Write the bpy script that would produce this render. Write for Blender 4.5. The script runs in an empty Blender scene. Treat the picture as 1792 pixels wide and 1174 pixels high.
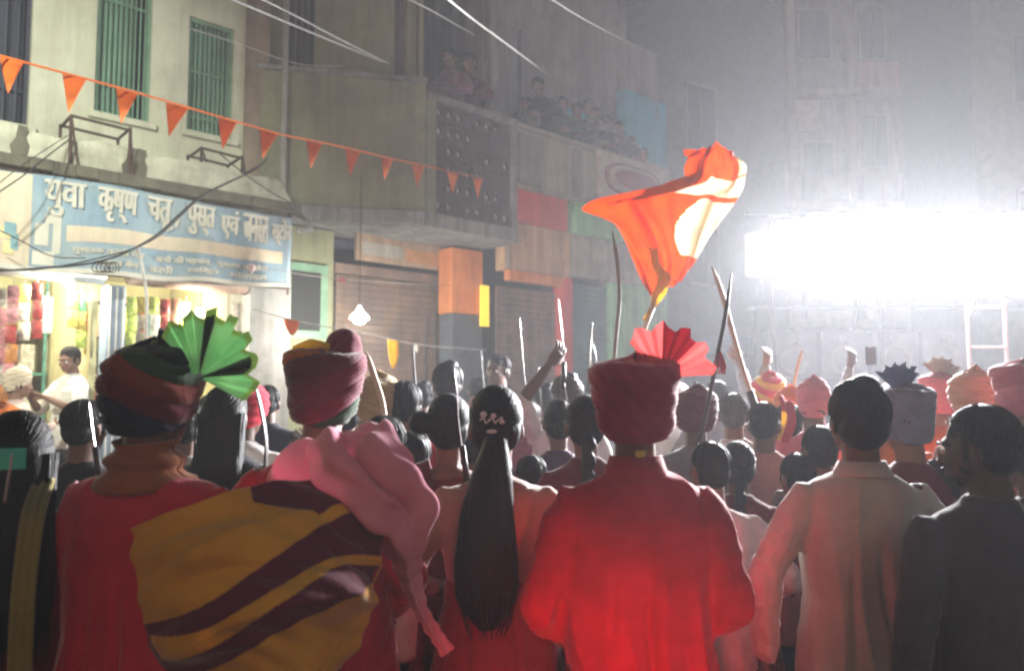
import bpy, bmesh, math, random
import numpy as np
from mathutils import Vector, Matrix, Euler, Quaternion

random.seed(7)
S = bpy.context.scene
COL = S.collection

# ------------------------------------------------------------------ camera
CAM_Z = 1.60
PITCH = math.radians(4.2)
FPX = 1400.0            # focal length in photo pixels (photo 1792 x 1174)
cam_d = bpy.data.cameras.new('camera')
cam = bpy.data.objects.new('camera', cam_d)
COL.objects.link(cam)
cam.location = (0, 0, CAM_Z)
cam.rotation_euler = (math.radians(90) + PITCH, 0, 0)
cam_d.sensor_width = 36.0
cam_d.lens = 36.0 * FPX / 1792.0
cam_d.clip_end = 400
cam_d.clip_start = 0.05
cam_d.dof.use_dof = True
cam_d.dof.focus_distance = 3.2
cam_d.dof.aperture_fstop = 2.6
S.camera = cam
S.render.film_transparent = False

# ------------------------------------------------------------------ world / light / exposure
w = bpy.data.worlds.new('World'); S.world = w; w.use_nodes = True
nt = w.node_tree
bg = nt.nodes['Background']
sky = nt.nodes.new('ShaderNodeTexSky'); sky.sky_type = 'NISHITA'
sky.sun_disc = False
sky.sun_elevation = math.radians(1.0)
sky.sun_rotation = math.radians(200)
nt.links.new(sky.outputs[0], bg.inputs[0])
bg.inputs[1].default_value = 0.05
S.view_settings.view_transform = 'Standard'
S.view_settings.look = 'None'
S.view_settings.gamma = 1
S.view_settings.exposure = 0.8
S.view_settings.use_curve_mapping = False
S.cycles.use_denoising = True
S.cycles.filter_width = 2.3
S.cycles.max_bounces = 6
S.cycles.diffuse_bounces = 3
S.cycles.glossy_bounces = 2
S.cycles.transmission_bounces = 4
S.cycles.volume_bounces = 1
S.cycles.transparent_max_bounces = 8
S.cycles.sample_clamp_indirect = 6
S.cycles.use_adaptive_sampling = True
S.cycles.adaptive_threshold = 0.02

def lamp(name, kind, loc, energy, color=(1, 1, 1), size=0.1, target=None, spot=None, blend=.5):
    d = bpy.data.lights.new(name, kind)
    d.energy = energy; d.color = color
    if kind == 'SPOT':
        d.spot_size = math.radians(spot or 90); d.spot_blend = blend; d.shadow_soft_size = size
    elif kind == 'POINT':
        d.shadow_soft_size = size
    elif kind == 'SUN':
        d.angle = size
    o = bpy.data.objects.new(name, d); COL.objects.link(o)
    o.location = loc
    if target is not None:
        o.rotation_euler = (Vector(target) - Vector(loc)).to_track_quat('-Z', 'Y').to_euler()
    return o

# assumed general street light: dim, broad sun lamp added behind and right of camera
lamp('assumed_street_glow', 'SUN', (3, -4, 6), 0.14, (1.0, .84, .68), math.radians(25), target=(-1.2, 6, 0.6))
# assumed spot added out of view on the left, no fixture: lights the cream shop front and falls off along the street
lamp('assumed_left_spot', 'SPOT', (-2.9, 0.6, 5.2), 1600, (.95, 1.0, .84), .12, target=(-6.3, 8.2, 3.1), spot=66, blend=.9)
# assumed red spot, no fixture, added low before the camera to redden the backs
lamp('assumed_red_spot', 'SPOT', (0.14, 0.30, 0.46), 95, (1.0, .045, .07), .06, target=(0.25, 2.0, .76), spot=36, blend=1)

# ------------------------------------------------------------------ placement helpers
CT, ST = math.cos(PITCH), math.sin(PITCH)
def ray(px, py):
    a = (px - 896) / FPX; b = (587 - py) / FPX
    return Vector((a, CT - b * ST, ST + b * CT))
def W(px, py, Y):
    r = ray(px, py); t = Y / r.y
    return Vector((r.x * t, Y, CAM_Z + r.z * t))
# frame of the left-hand street fronts: s along the street, d towards the street, z up
FA = math.radians(47)
FU = Vector((math.sin(FA), math.cos(FA), 0)); FN = Vector((math.cos(FA), -math.sin(FA), 0))
FO = Vector((-3.88, 7.0, 0))
def FP(s, z, d=0.0):
    return FO + FU * s + FN * d + Vector((0, 0, z))
def F(px, py, d=0.0):
    r = ray(px, py); o = Vector((0, 0, CAM_Z))
    n = FN; t = (FO + FN * d - o).dot(n) / r.dot(n)
    p = o + r * t
    return (p - FO).dot(FU), p.z

# ------------------------------------------------------------------ materials
MATS = {}
def mat(name, color, rough=.8, var=.12, scale=6.0, bump=.15, bscale=None, metal=0, sheen=0, spec=.3,
        color2=None, transl=0, emit=None, estr=0, detail=4, streak=None, grime=0, crease=0):
    if name in MATS: return MATS[name]
    m = bpy.data.materials.new(name); m.use_nodes = True
    t = m.node_tree; b = t.nodes['Principled BSDF']; N = t.nodes.new; L = t.links.new
    c = tuple(color)[:3]
    c2 = tuple(color2) if color2 else tuple(x * (1 - var * 2) for x in c)
    tc = N('ShaderNodeTexCoord'); mp = N('ShaderNodeMapping'); L(tc.outputs['Object'], mp.inputs[0])
    if streak: mp.inputs['Scale'].default_value = streak
    no = N('ShaderNodeTexNoise'); no.inputs['Scale'].default_value = scale; no.inputs['Detail'].default_value = detail
    no.inputs['Roughness'].default_value = .6
    L(mp.outputs[0], no.inputs['Vector'])
    cr = N('ShaderNodeValToRGB'); cr.color_ramp.elements[0].position = .35; cr.color_ramp.elements[1].position = .65
    cr.color_ramp.elements[0].color = (*c2, 1); cr.color_ramp.elements[1].color = (*c, 1)
    L(no.outputs[0], cr.inputs[0]); 
    colout = cr.outputs[0]
    if grime:
        for (sc3, s_, lo, hi, am) in (((3.2, 3.2, .35), 2.2, .42, .72, grime), ((1, 1, 1), 1.1, .50, .62, grime * .6), ((1, 1, 1), 9.0, .56, .70, grime * .45)):
            m2 = N('ShaderNodeMapping'); m2.inputs['Scale'].default_value = sc3; L(tc.outputs['Object'], m2.inputs[0])
            n3 = N('ShaderNodeTexNoise'); n3.inputs['Scale'].default_value = s_; n3.inputs['Detail'].default_value = 9; n3.inputs['Roughness'].default_value = .68
            L(m2.outputs[0], n3.inputs['Vector'])
            r3 = N('ShaderNodeMapRange'); r3.inputs[1].default_value = lo; r3.inputs[2].default_value = hi; r3.inputs[3].default_value = 0; r3.inputs[4].default_value = am
            L(n3.outputs[0], r3.inputs[0])
            mx3 = N('ShaderNodeMix'); mx3.data_type = 'RGBA'; mx3.inputs[7].default_value = (.055, .048, .036, 1)
            L(r3.outputs[0], mx3.inputs[0]); L(colout, mx3.inputs[6]); colout = mx3.outputs[2]
    L(colout, b.inputs['Base Color'])
    b.inputs['Roughness'].default_value = rough; b.inputs['Metallic'].default_value = metal
    b.inputs['Specular IOR Level'].default_value = spec
    if sheen:
        b.inputs['Sheen Weight'].default_value = sheen; b.inputs['Sheen Roughness'].default_value = .35
    if bump:
        n2 = N('ShaderNodeTexNoise'); n2.inputs['Scale'].default_value = bscale or scale * 6
        n2.inputs['Detail'].default_value = 3
        L(mp.outputs[0], n2.inputs['Vector'])
        bp = N('ShaderNodeBump'); bp.inputs['Strength'].default_value = bump; bp.inputs['Distance'].default_value = .01
        L(n2.outputs[0], bp.inputs['Height']); L(bp.outputs[0], b.inputs['Normal'])
        if crease:
            m4 = N('ShaderNodeMapping'); m4.inputs['Scale'].default_value = (1.5, 1.5, .6); L(tc.outputs['Object'], m4.inputs[0])
            n4 = N('ShaderNodeTexNoise'); n4.inputs['Scale'].default_value = 9; n4.inputs['Detail'].default_value = 3; n4.inputs['Distortion'].default_value = 1.2
            L(m4.outputs[0], n4.inputs['Vector'])
            ab = N('ShaderNodeMath'); ab.operation = 'SUBTRACT'; ab.inputs[1].default_value = .5; L(n4.outputs[0], ab.inputs[0])
            a2 = N('ShaderNodeMath'); a2.operation = 'ABSOLUTE'; L(ab.outputs[0], a2.inputs[0])
            a3 = N('ShaderNodeMath'); a3.operation = 'POWER'; a3.inputs[1].default_value = .95; L(a2.outputs[0], a3.inputs[0])
            b2 = N('ShaderNodeBump'); b2.inputs['Strength'].default_value = crease; b2.inputs['Distance'].default_value = .035
            L(a3.outputs[0], b2.inputs['Height']); L(bp.outputs[0], b2.inputs['Normal']); L(b2.outputs[0], b.inputs['Normal'])
    if transl:
        tr = N('ShaderNodeBsdfTranslucent'); L(cr.outputs[0], tr.inputs[0])
        mx = N('ShaderNodeMixShader'); mx.inputs[0].default_value = transl
        out = t.nodes['Material Output']
        L(b.outputs[0], mx.inputs[1]); L(tr.outputs[0], mx.inputs[2]); L(mx.outputs[0], out.inputs[0])
    if emit:
        b.inputs['Emission Color'].default_value = (*emit, 1); b.inputs['Emission Strength'].default_value = estr
    MATS[name] = m
    return m
def cloth(name, c, **k):
    a = dict(rough=.85, var=.10, scale=9, bump=.25, bscale=160, sheen=.45, spec=.12, crease=.2); a.update(k)
    return mat(name, c, **a)
SKIN = mat('skin', (.20, .105, .07), rough=.55, var=.06, scale=14, bump=.06, bscale=120, spec=.4)
SKIN2 = mat('skin_dark', (.12, .065, .045), rough=.55, var=.06, scale=14, bump=.06, bscale=120, spec=.4)
HAIR = mat('hair_black', (.008, .007, .008), rough=.55, var=.2, scale=50, bump=.4, bscale=260, spec=.2, streak=(1, 1, .12))
HAIRG = mat('hair_grey', (.10, .10, .10), rough=.5, var=.2, scale=50, bump=.9, bscale=90, spec=.4, streak=(1, 1, .12))

# ------------------------------------------------------------------ object helpers
def link_mesh(name, me, m, parent=None, loc=None):
    o = bpy.data.objects.new(name, me)
    COL.objects.link(o)
    if m is not None:
        if len(me.materials) == 0: me.materials.append(m if not isinstance(m, (list, tuple)) else m[0])
        if isinstance(m, (list, tuple)):
            while len(me.materials) < len(m): me.materials.append(m[len(me.materials)])
        else:
            o.material_slots[0].link = 'OBJECT'; o.material_slots[0].material = m
    if parent is not None:
        o.parent = parent
        if loc is not None: o.location = loc
    elif loc is not None: o.location = loc
    return o
def tag(o, label, cat, group=None, kind=None):
    if label: o['label'] = label
    if cat: o['category'] = cat
    if group: o['group'] = group
    if kind: o['kind'] = kind
    return o
def thing(name, label, cat, loc=(0, 0, 0), rz=0, group=None, scale=1.0):
    o = bpy.data.objects.new(name, None); COL.objects.link(o)
    o.empty_display_size = .2
    o.location = loc; o.rotation_euler = (0, 0, rz); o.scale = (scale,) * 3
    return tag(o, label, cat, group)
def m0(r): return min(r) if isinstance(r, tuple) else r
def m1(r, c): return tuple(x * c for x in r) if isinstance(r, tuple) else r * c
class G:
    """collects geometry in world (or local) coordinates"""
    def __init__(s): s.v = []; s.f = []; s.mi = []
    def add(s, vs, fs, mi=0):
        b = len(s.v); s.v += [tuple(x) for x in vs]; s.f += [tuple(i + b for i in f) for f in fs]; s.mi += [mi] * len(fs); return s
    def hexa(s, p, mi=0):      # 8 points: bottom 4, top 4
        return s.add(p, [(0, 3, 2, 1), (4, 5, 6, 7), (0, 1, 5, 4), (1, 2, 6, 5), (2, 3, 7, 6), (3, 0, 4, 7)], mi)
    def box(s, x0, x1, y0, y1, z0, z1, mi=0):
        return s.hexa([(x0, y0, z0), (x1, y0, z0), (x1, y1, z0), (x0, y1, z0), (x0, y0, z1), (x1, y0, z1), (x1, y1, z1), (x0, y1, z1)], mi)
    def fbox(s, s0, s1, z0, z1, d0, d1, mi=0):   # box in the street-front frame
        q = [FP(s0, z0, d1), FP(s1, z0, d1), FP(s1, z0, d0), FP(s0, z0, d0), FP(s0, z1, d1), FP(s1, z1, d1), FP(s1, z1, d0), FP(s0, z1, d0)]
        return s.hexa(q, mi)
    def tube(s, pts, rad, n=8, mi=0, cap=True, flat=None):
        pts = [Vector(p) for p in pts]
        if not hasattr(rad, '__len__'): rad = [rad] * len(pts)
        vs, fs = [], []; up = None
        for i, p in enumerate(pts):
            t = (pts[min(i + 1, len(pts) - 1)] - pts[max(i - 1, 0)])
            t = t.normalized() if t.length > 1e-9 else Vector((0, 0, 1))
            if up is None:
                up = Vector((0, 1, 0)) if abs(t.y) < .9 else Vector((1, 0, 0))
            a = (up - t * up.dot(t)).normalized(); up = a; b = t.cross(a)
            r = rad[i]; ra, rb = (r if isinstance(r, (tuple, list)) else (r, r))
            for k in range(n):
                th = 2 * math.pi * k / n
                vs.append(p + a * (math.cos(th) * ra) + b * (math.sin(th) * rb))
        m = len(pts)
        for i in range(m - 1):
            for k in range(n):
                k2 = (k + 1) % n
                fs.append((i * n + k, i * n + k2, (i + 1) * n + k2, (i + 1) * n + k))
        if cap:
            fs.append(tuple(range(n))[::-1]); fs.append(tuple((m - 1) * n + k for k in range(n)))
        return s.add(vs, fs, mi)
    def capsule(s, pts, rad, n=12, mi=0):
        """tube with rounded ends"""
        pts = [Vector(p) for p in pts]; rad = list(rad)
        a, b = pts[0], pts[-1]
        ta = (pts[0] - pts[1]).normalized(); tb = (pts[-1] - pts[-2]).normalized()
        P = []; R = []
        for q in (80, 50, 25):
            P.append(a + ta * m0(rad[0]) * math.sin(math.radians(q))); R.append(m1(rad[0], math.cos(math.radians(q))))
        P += pts; R += rad
        for q in (25, 50, 80):
            P.append(b + tb * m0(rad[-1]) * math.sin(math.radians(q))); R.append(m1(rad[-1], math.cos(math.radians(q))))
        return s.tube(P, R, n, mi)
    def ell(s, c, r, rot=None, nu=16, nv=10, mi=0):
        vs, fs = [], []; c = Vector(c)
        M = Euler(rot).to_matrix() if rot else None
        for j in range(1, nv):
            ph = math.pi * j / nv
            for i in range(nu):
                th = 2 * math.pi * i / nu
                v = Vector((r[0] * math.sin(ph) * math.cos(th), r[1] * math.sin(ph) * math.sin(th), r[2] * math.cos(ph)))
                vs.append(c + (M @ v if M else v))
        t = len(vs); v = Vector((0, 0, r[2])); vs.append(c + (M @ v if M else v)); vs.append(c - (M @ v if M else v))
        for j in range(nv - 2):
            for i in range(nu):
                i2 = (i + 1) % nu
                fs.append((j * nu + i, (j + 1) * nu + i, (j + 1) * nu + i2, j * nu + i2))
        for i in range(nu):
            i2 = (i + 1) % nu
            fs.append((t, i, i2)); fs.append((t + 1, (nv - 2) * nu + i2, (nv - 2) * nu + i))
        return s.add(vs, fs, mi)
    def loft(s, rings, n=28, mi=0, p=2.3):
        """rings: (z, rx, ry, cx, cy)"""
        vs, fs = [], []
        for R in rings:
            z, rx, ry = R[:3]; cx = R[3] if len(R) > 3 else 0; cy = R[4] if len(R) > 4 else 0
            for k in range(n):
                th = 2 * math.pi * k / n; c, q = math.cos(th), math.sin(th)
                vs.append((cx + rx * math.copysign(abs(c) ** (2 / p), c), cy + ry * math.copysign(abs(q) ** (2 / p), q), z))
        m = len(rings)
        up = rings[-1][0] > rings[0][0]
        for i in range(m - 1):
            for k in range(n):
                k2 = (k + 1) % n
                f = (i * n + k, i * n + k2, (i + 1) * n + k2, (i + 1) * n + k)
                fs.append(f if up else f[::-1])
        c0 = tuple(range(n)); c1 = tuple((m - 1) * n + k for k in range(n))
        fs.append(c0[::-1] if up else c0); fs.append(c1 if up else c1[::-1])
        return s.add(vs, fs, mi)
    def grid(s, P, mi=None, flip=False):
        """P: rows of points; mi: function(i, j)"""
        R, C = len(P), len(P[0]); b = len(s.v)
        for r in P: s.v += [tuple(x) for x in r]
        for i in range(R - 1):
            for j in range(C - 1):
                f = (b + i * C + j, b + i * C + j + 1, b + (i + 1) * C + j + 1, b + (i + 1) * C + j)
                s.f.append(f[::-1] if flip else f); s.mi.append(mi(i, j) if mi else 0)
        return s
    def mesh(s, name='mesh', smooth=False):
        me = bpy.data.meshes.new(name); me.from_pydata(s.v, [], s.f)
        me.polygons.foreach_set('material_index', s.mi)
        if smooth: me.polygons.foreach_set('use_smooth', [True] * len(s.f))
        me.update(); return me
    def obj(s, name, m, parent=None, smooth=False, solid=0, bevel=0, local=False):
        me = s.mesh(name, smooth)
        o = link_mesh(name, me, m, parent)
        if parent is not None and not local:
            o.matrix_parent_inverse = Matrix.Translation(-Vector(parent.location)) if parent.rotation_euler.z == 0 and parent.scale.x == 1 else parent_inv(parent)
        if solid:
            md = o.modifiers.new('thickness', 'SOLIDIFY'); md.thickness = solid; md.offset = 0
        if bevel:
            md = o.modifiers.new('bevel', 'BEVEL'); md.width = bevel; md.segments = 2; md.limit_method = 'ANGLE'
        return o
def parent_inv(p):
    return (Matrix.LocRotScale(p.location, p.rotation_euler, p.scale)).inverted()

def remesh(g, vox=.007, smooth=4, fac=.5, disp=None, tf=None, name='mesh', extra=None, smooth_shade=True):
    me = g.mesh('tmp'); o = bpy.data.objects.new('tmp', me); COL.objects.link(o)
    md = o.modifiers.new('r', 'REMESH'); md.mode = 'VOXEL'; md.voxel_size = vox; md.adaptivity = 0
    if smooth:
        sm = o.modifiers.new('s', 'SMOOTH'); sm.iterations = smooth; sm.factor = fac
    dg = bpy.context.evaluated_depsgraph_get()
    m2 = bpy.data.meshes.new_from_object(o.evaluated_get(dg))
    bpy.data.objects.remove(o); bpy.data.meshes.remove(me)
    m2.materials.clear()
    if disp is not None:
        n = len(m2.vertices); co = np.empty(n * 3, 'f'); m2.vertices.foreach_get('co', co); co = co.reshape(n, 3)
        nr = np.empty(n * 3, 'f'); m2.vertices.foreach_get('normal', nr); nr = nr.reshape(n, 3)
        d = disp(co, nr)
        co = co + (d if d.ndim == 2 else nr * d[:, None])
        m2.vertices.foreach_set('co', co.astype('f').ravel()); m2.update()
    if extra is not None or tf is not None:
        bm = bmesh.new(); bm.from_mesh(m2)
        if extra is not None:
            e = extra.mesh('e'); bm.from_mesh(e); bpy.data.meshes.remove(e)
        if tf is not None: bm.transform(tf)
        bm.to_mesh(m2); bm.free()
    m2.name = name
    m2.polygons.foreach_set('use_smooth', [smooth_shade] * len(m2.polygons)); m2.update()
    return m2

def snoise(co, scale, seed=0, n=10):
    """smooth noise from a sum of sines; scale may be a 3-vector"""
    rs = np.random.RandomState(seed); sc = np.array(scale, 'f') * np.ones(3, 'f')
    r = np.zeros(len(co), 'f')
    for i in range(n):
        k = rs.normal(size=3); k /= np.linalg.norm(k); k *= rs.uniform(.6, 1.5)
        r += np.sin(co @ (k * sc).astype('f') + rs.uniform(0, 6.28))
    return r / math.sqrt(n / 2) / 1.6
def folds(amp=.006, seed=0, vz=7, vx=45, wr=.003, wscale=60, top=1.3, grow=.5):
    def f(co, nr):
        warp = snoise(co, 6, seed + 1) * .03
        c2 = co.copy(); c2[:, 0] += warp; c2[:, 1] += warp * .6
        a = snoise(c2, (vx, vx * .8, vz), seed)
        a = 1 - 2.2 * np.abs(a) ** .6
        low = np.clip((top - co[:, 2]) / grow, .25, 1.4)
        b = snoise(co, (wscale * .5, wscale * .5, wscale), seed + 5)
        b = (1 - np.abs(b) * 1.6)
        yb = (co[:, 1] < 0) & (np.abs(co[:, 0]) < .17)
        sx = .02 + .06 * (1.2 - co[:, 2]) + .012 * np.sin(co[:, 2] * 9 + seed); lowm = np.clip((1.25 - co[:, 2]) / .2, 0, 1) * yb
        seam = -.017 * np.exp(-((co[:, 0] - sx) / .010) ** 2) * lowm + .014 * np.exp(-((co[:, 0] - sx - .03) / .018) ** 2) * lowm
        seam += -.004 * np.exp(-((co[:, 2] - 1.285 - .02 * np.cos(co[:, 0] * 12)) / .004) ** 2) * yb
        seam += -.010 * np.exp(-((co[:, 0] + .07 + .05 * (1.2 - co[:, 2])) / .010) ** 2) * lowm
        arm = np.clip((np.abs(co[:, 0]) - .17) / .05, 0, 1)
        big = snoise(co, (14, 14, 9), seed + 9)
        return amp * a * low + wr * b * (.35 + arm) + .006 * big + seam * min(1, amp / .012)
    return f
def crspline(P, n):
    """Catmull-Rom through points P (arrays), n samples per span"""
    P = [np.array(p, 'f') for p in P]; out = []
    Q = [2 * P[0] - P[1]] + P + [2 * P[-1] - P[-2]]
    for i in range(1, len(Q) - 2):
        for k in range(n):
            t = k / n; a, b, c, d = Q[i - 1], Q[i], Q[i + 1], Q[i + 2]
            out.append(.5 * ((2 * b) + (c - a) * t + (2 * a - 5 * b + 4 * c - d) * t * t + (3 * b - a - 3 * c + d) * t ** 3))
    out.append(P[-1]); return out
def spline_surface(rows, nu=6, nv=6):
    """rows of control points -> dense grid of points"""
    A = [crspline(r, nu) for r in rows]
    cols = [crspline([A[i][j] for i in range(len(A))], nv) for j in range(len(A[0]))]
    return [[cols[j][i] for j in range(len(cols))] for i in range(len(cols[0]))]
# ------------------------------------------------------------------ people
def ik(sh, wr, pole, a=.285, b=.26):
    sh, wr, pole = Vector(sh), Vector(wr), Vector(pole)
    d = wr - sh; L = min(d.length, (a + b) * .985); d.normalize(); wr = sh + d * L
    x = (a * a - b * b + L * L) / (2 * L); h = math.sqrt(max(a * a - x * x, 1e-6))
    p = pole - d * pole.dot(d); p.normalize()
    return sh + d * x + p * h, wr
ARMS = {   # wrist relative to shoulder joint (right side, +x outwards), pole
    'down': ((.075, .02, -.53), (.6, -1, 0)),
    'easy': ((.12, .06, -.50), (1, -.5, 0)),
    'bent': ((.0, .20, -.33), (1, -.55, -.4)),
    'wide': ((.01, .19, -.42), (.6, -1, 0)),
    'up': ((.05, .10, .50), (1, .3, 0)),
    'upmid': ((.12, .22, .30), (1, .2, -.6)),
    'fist': ((.10, .18, .02), (.8, -.2, -1)),
    'front': ((-.05, .30, -.12), (.7, 0, -1)),
    'rail': ((-.02, .28, -.25), (1, 0, -.6)),
}
def hand(g, wr, f, s, curl=.35):
    """five-fingered hand starting at the wrist; f = finger direction, s = towards the thumb"""
    f = f.normalized(); s = (s - f * s.dot(f)).normalized(); p = f.cross(s).normalized()
    # palm: flattened tube
    P = [wr - f * .02, wr + f * .01, wr + f * .05, wr + f * .085, wr + f * .098]
    vs = []; 
    R = [(.026, .02), (.030, .018), (.040, .015), (.040, .013), (.028, .008)]
    n = 12
    for q, (ra, rb) in zip(P, R):
        for k in range(n):
            th = 2 * math.pi * k / n
            vs.append(q + s * math.cos(th) * ra + p * math.sin(th) * rb)
    fs = [(i * n + k, i * n + (k + 1) % n, (i + 1) * n + (k + 1) % n, (i + 1) * n + k) for i in range(4) for k in range(n)]
    fs += [tuple(range(n))[::-1], tuple(4 * n + k for k in range(n))]
    g.add(vs, fs)
    for off, ln, sp in ((.030, .88, .10), (.010, 1.0, .02), (-.010, .94, -.05), (-.029, .76, -.13)):
        b = wr + f * .088 + s * off; d = (f + s * sp).normalized(); pts = [b - d * .02, b]; c = 0
        for q, seg in enumerate((.040, .026, .021)):
            c += curl * (1.0, 1.25, .8)[q] + off * 1.2
            pts.append(pts[-1] + (d * math.cos(c) + p * math.sin(c)) * seg * ln)
        g.capsule(pts, [.009, .0095, .0085, .0078, .0065], 8)
    b = wr + f * .03 + s * .024
    d1 = (f * .62 + s * .75 + p * .35).normalized(); d2 = (f * .9 + s * .25 + p * (.2 + curl)).normalized()
    g.capsule([b - d1 * .01, b + d1 * .035, b + d1 * .035 + d2 * .032, b + d1 * .035 + d2 * .055], [.013, .0115, .010, .008], 8)

CACHE = {}
def head_tf(yaw, tilt, nod=0):
    c = Vector((0, -.01, 1.46))
    return Matrix.Translation(c) @ Euler((math.radians(nod), math.radians(tilt), math.radians(yaw))).to_matrix().to_4x4() @ Matrix.Translation(-c)
def head_geo(female=False):
    g = G()
    g.ell((0, -.012, 1.605), (.075, .094, .095))
    g.ell((0, .02, 1.555), (.066, .074, .085))
    g.ell((0, .052, 1.505), (.040, .036, .030))       # chin
    g.ell((0, .03, 1.52), (.056, .06, .045))
    g.ell((0, .075, 1.605), (.055, .018, .014))         # brow
    g.ell((0, .094, 1.562), (.010, .014, .028), (math.radians(-18), 0, 0))   # nose bridge
    g.ell((0, .104, 1.547), (.016, .014, .011))
    g.ell((0, .084, 1.520), (.024, .012, .006)); g.ell((0, .083, 1.511), (.022, .012, .006))
    for x in (-1, 1):
        g.ell((x * .036, .068, 1.555), (.022, .02, .02))  # cheek
        g.ell((x * .078, -.008, 1.57), (.009, .020, .033), (math.radians(-12), 0, x * .4))   # ear
    g.capsule([(0, -.028, 1.38), (0, -.022, 1.45), (0, -.008, 1.53)], [.062 if not female else .052, .057 if not female else .047, .055], 14)
    return g
def arm_points(side, spec, sw):
    sh = Vector((side * sw, -.01, 1.352))
    if isinstance(spec, str):
        w_, p_ = ARMS[spec]; wr = sh + Vector((w_[0] * side, w_[1], w_[2])); pole = Vector((p_[0] * side, p_[1], p_[2]))
    else:
        wr = Vector(spec[0]); pole = Vector((side * 1.0, -.3, -.6)) if len(spec) < 2 else Vector((spec[1][0] * side, spec[1][1], spec[1][2]))
    el, wr = ik(sh, wr, pole)
    return sh, el, wr

def body_mesh(aL, aR, female, legs, yaw, tilt, nod, curl, vox):
    key = ('body', str(aL), str(aR), female, legs, yaw, tilt, nod, curl, vox)
    if key in CACHE: return CACHE[key]
    sw = .150 if female else .174
    g = G()
    hg = head_geo(female); T = head_tf(yaw, tilt, nod)
    hg.v = [tuple(T @ Vector(v)) if v[2] > 1.44 else v for v in hg.v]
    g.add(hg.v, hg.f)
    k = .88 if female else 1
    g.loft([(1.43, .05 * k, .05, 0, -.025), (1.41, .11 * k, .07, 0, -.02), (1.37, .17 * k, .088, 0, -.01), (1.30, .178 * k, .105), (1.18, .165 * k, .11), (1.06, .145 * k, .10),
            (.98, .155 * k, .105), (.88, .175, .115, 0, -.005), (.80, .17, .10, 0, -.005), (.76, .12, .08)])
    hx = G()
    for side, sp in ((-1, aL), (1, aR)):
        sh, el, wr = arm_points(side, sp, sw)
        g.capsule([sh, sh.lerp(el, .5), el], [.044 * k, .046 * k, .039 * k])
        g.capsule([el, el.lerp(wr, .35), wr], [.039 * k, .038 * k, .026 * k])
        f = (wr - el).normalized()
        s = Vector((0, 1, .2)) if f.z < -.5 else (Vector((-side, .3, .2)) if f.z > .3 else Vector((-side * .3, 0, 1)))
        if side * (f.cross(s)).x > 0 and f.z < -.5: pass
        hh = G(); hand(hh, wr, f, s, curl if side == 1 else .4)
        if side == 1 or True: hx.add(hh.v, hh.f)
        ly = .04 * side * legs
        g.capsule([(side * .085, 0, .82), (side * .09, ly * .5 + .01, .47)], [.078, .054])
        g.capsule([(side * .09, ly * .5 + .01, .47), (side * .088, ly - .01, .34), (side * .085, ly - .015, .09)], [.054, .053, .036])
        g.capsule([(side * .087, ly - .03, .045), (side * .092, ly + .06, .035), (side * .098, ly + .15, .026)], [.037, .035, .024])
    me = remesh(g, vox, 3, .5, name='person_body', extra=hx)
    CACHE[key] = me; return me

def torso_rings(kind, female, b):
    k = (.90 if female else 1.0) * b
    top = [(1.452, .062, .060, 0, -.022), (1.432, .075, .068, 0, -.022), (1.415, .115 * k, .082, 0, -.018), (1.400, .150 * k, .092, 0, -.014), (1.372, .182 * k, .104, 0, -.008), (1.30, .196 * k, .122)]
    if kind == 'kurta':
        return top + [(1.18, .192 * k, .130), (1.05, .186 * k, .128), (.92, .204 * k, .152), (.75, .222 * k, .168), (.55, .242 * k, .182), (.50, .242 * k, .182)]
    if kind == 'shirt':
        return top + [(1.18, .190 * k, .130), (1.05, .180 * k, .125), (.92, .196 * k, .142), (.80, .206 * k, .150), (.775, .204 * k, .148)]
    if kind == 'blouse':
        return [(1.395, .150 * k, .090, 0, -.004), (1.37, .180 * k, .104, 0, -.003), (1.30, .190 * k, .116), (1.18, .176 * k, .122), (1.10, .162 * k, .114), (1.085, .158 * k, .11)]
def top_mesh(kind, aL, aR, female, b, sleeve, vox, seed, amp):
    key = ('top', kind, str(aL), str(aR), female, b, sleeve, vox, seed, amp)
    if key in CACHE: return CACHE[key]
    sw = .150 if female else .174
    g = G(); g.loft(torso_rings(kind, female, b))
    for side, sp in ((-1, aL), (1, aR)):
        sh, el, wr = arm_points(side, sp, sw)
        r = 1.0 if sleeve != 'tight' else .85
        g.capsule([sh - Vector((side * .05, 0, .015)), sh, sh.lerp(el, .22), sh.lerp(el, .5), el.lerp(sh, .02)], [.050 * r, .054 * r, .062 * r, .062 * r, .056 * r])
        if sleeve == 'full':
            g.capsule([el, el.lerp(wr, .5), el.lerp(wr, .9)], [.056, .051, .042])
        elif sleeve == 'roll':
            g.capsule([el, el.lerp(wr, .2), el.lerp(wr, .42)], [.063, .060, .058])
        elif sleeve in ('half', 'tight'):
            pass
    me = remesh(g, vox, 9, .6, disp=folds(amp, seed), name='garment')
    CACHE[key] = me; return me
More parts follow.
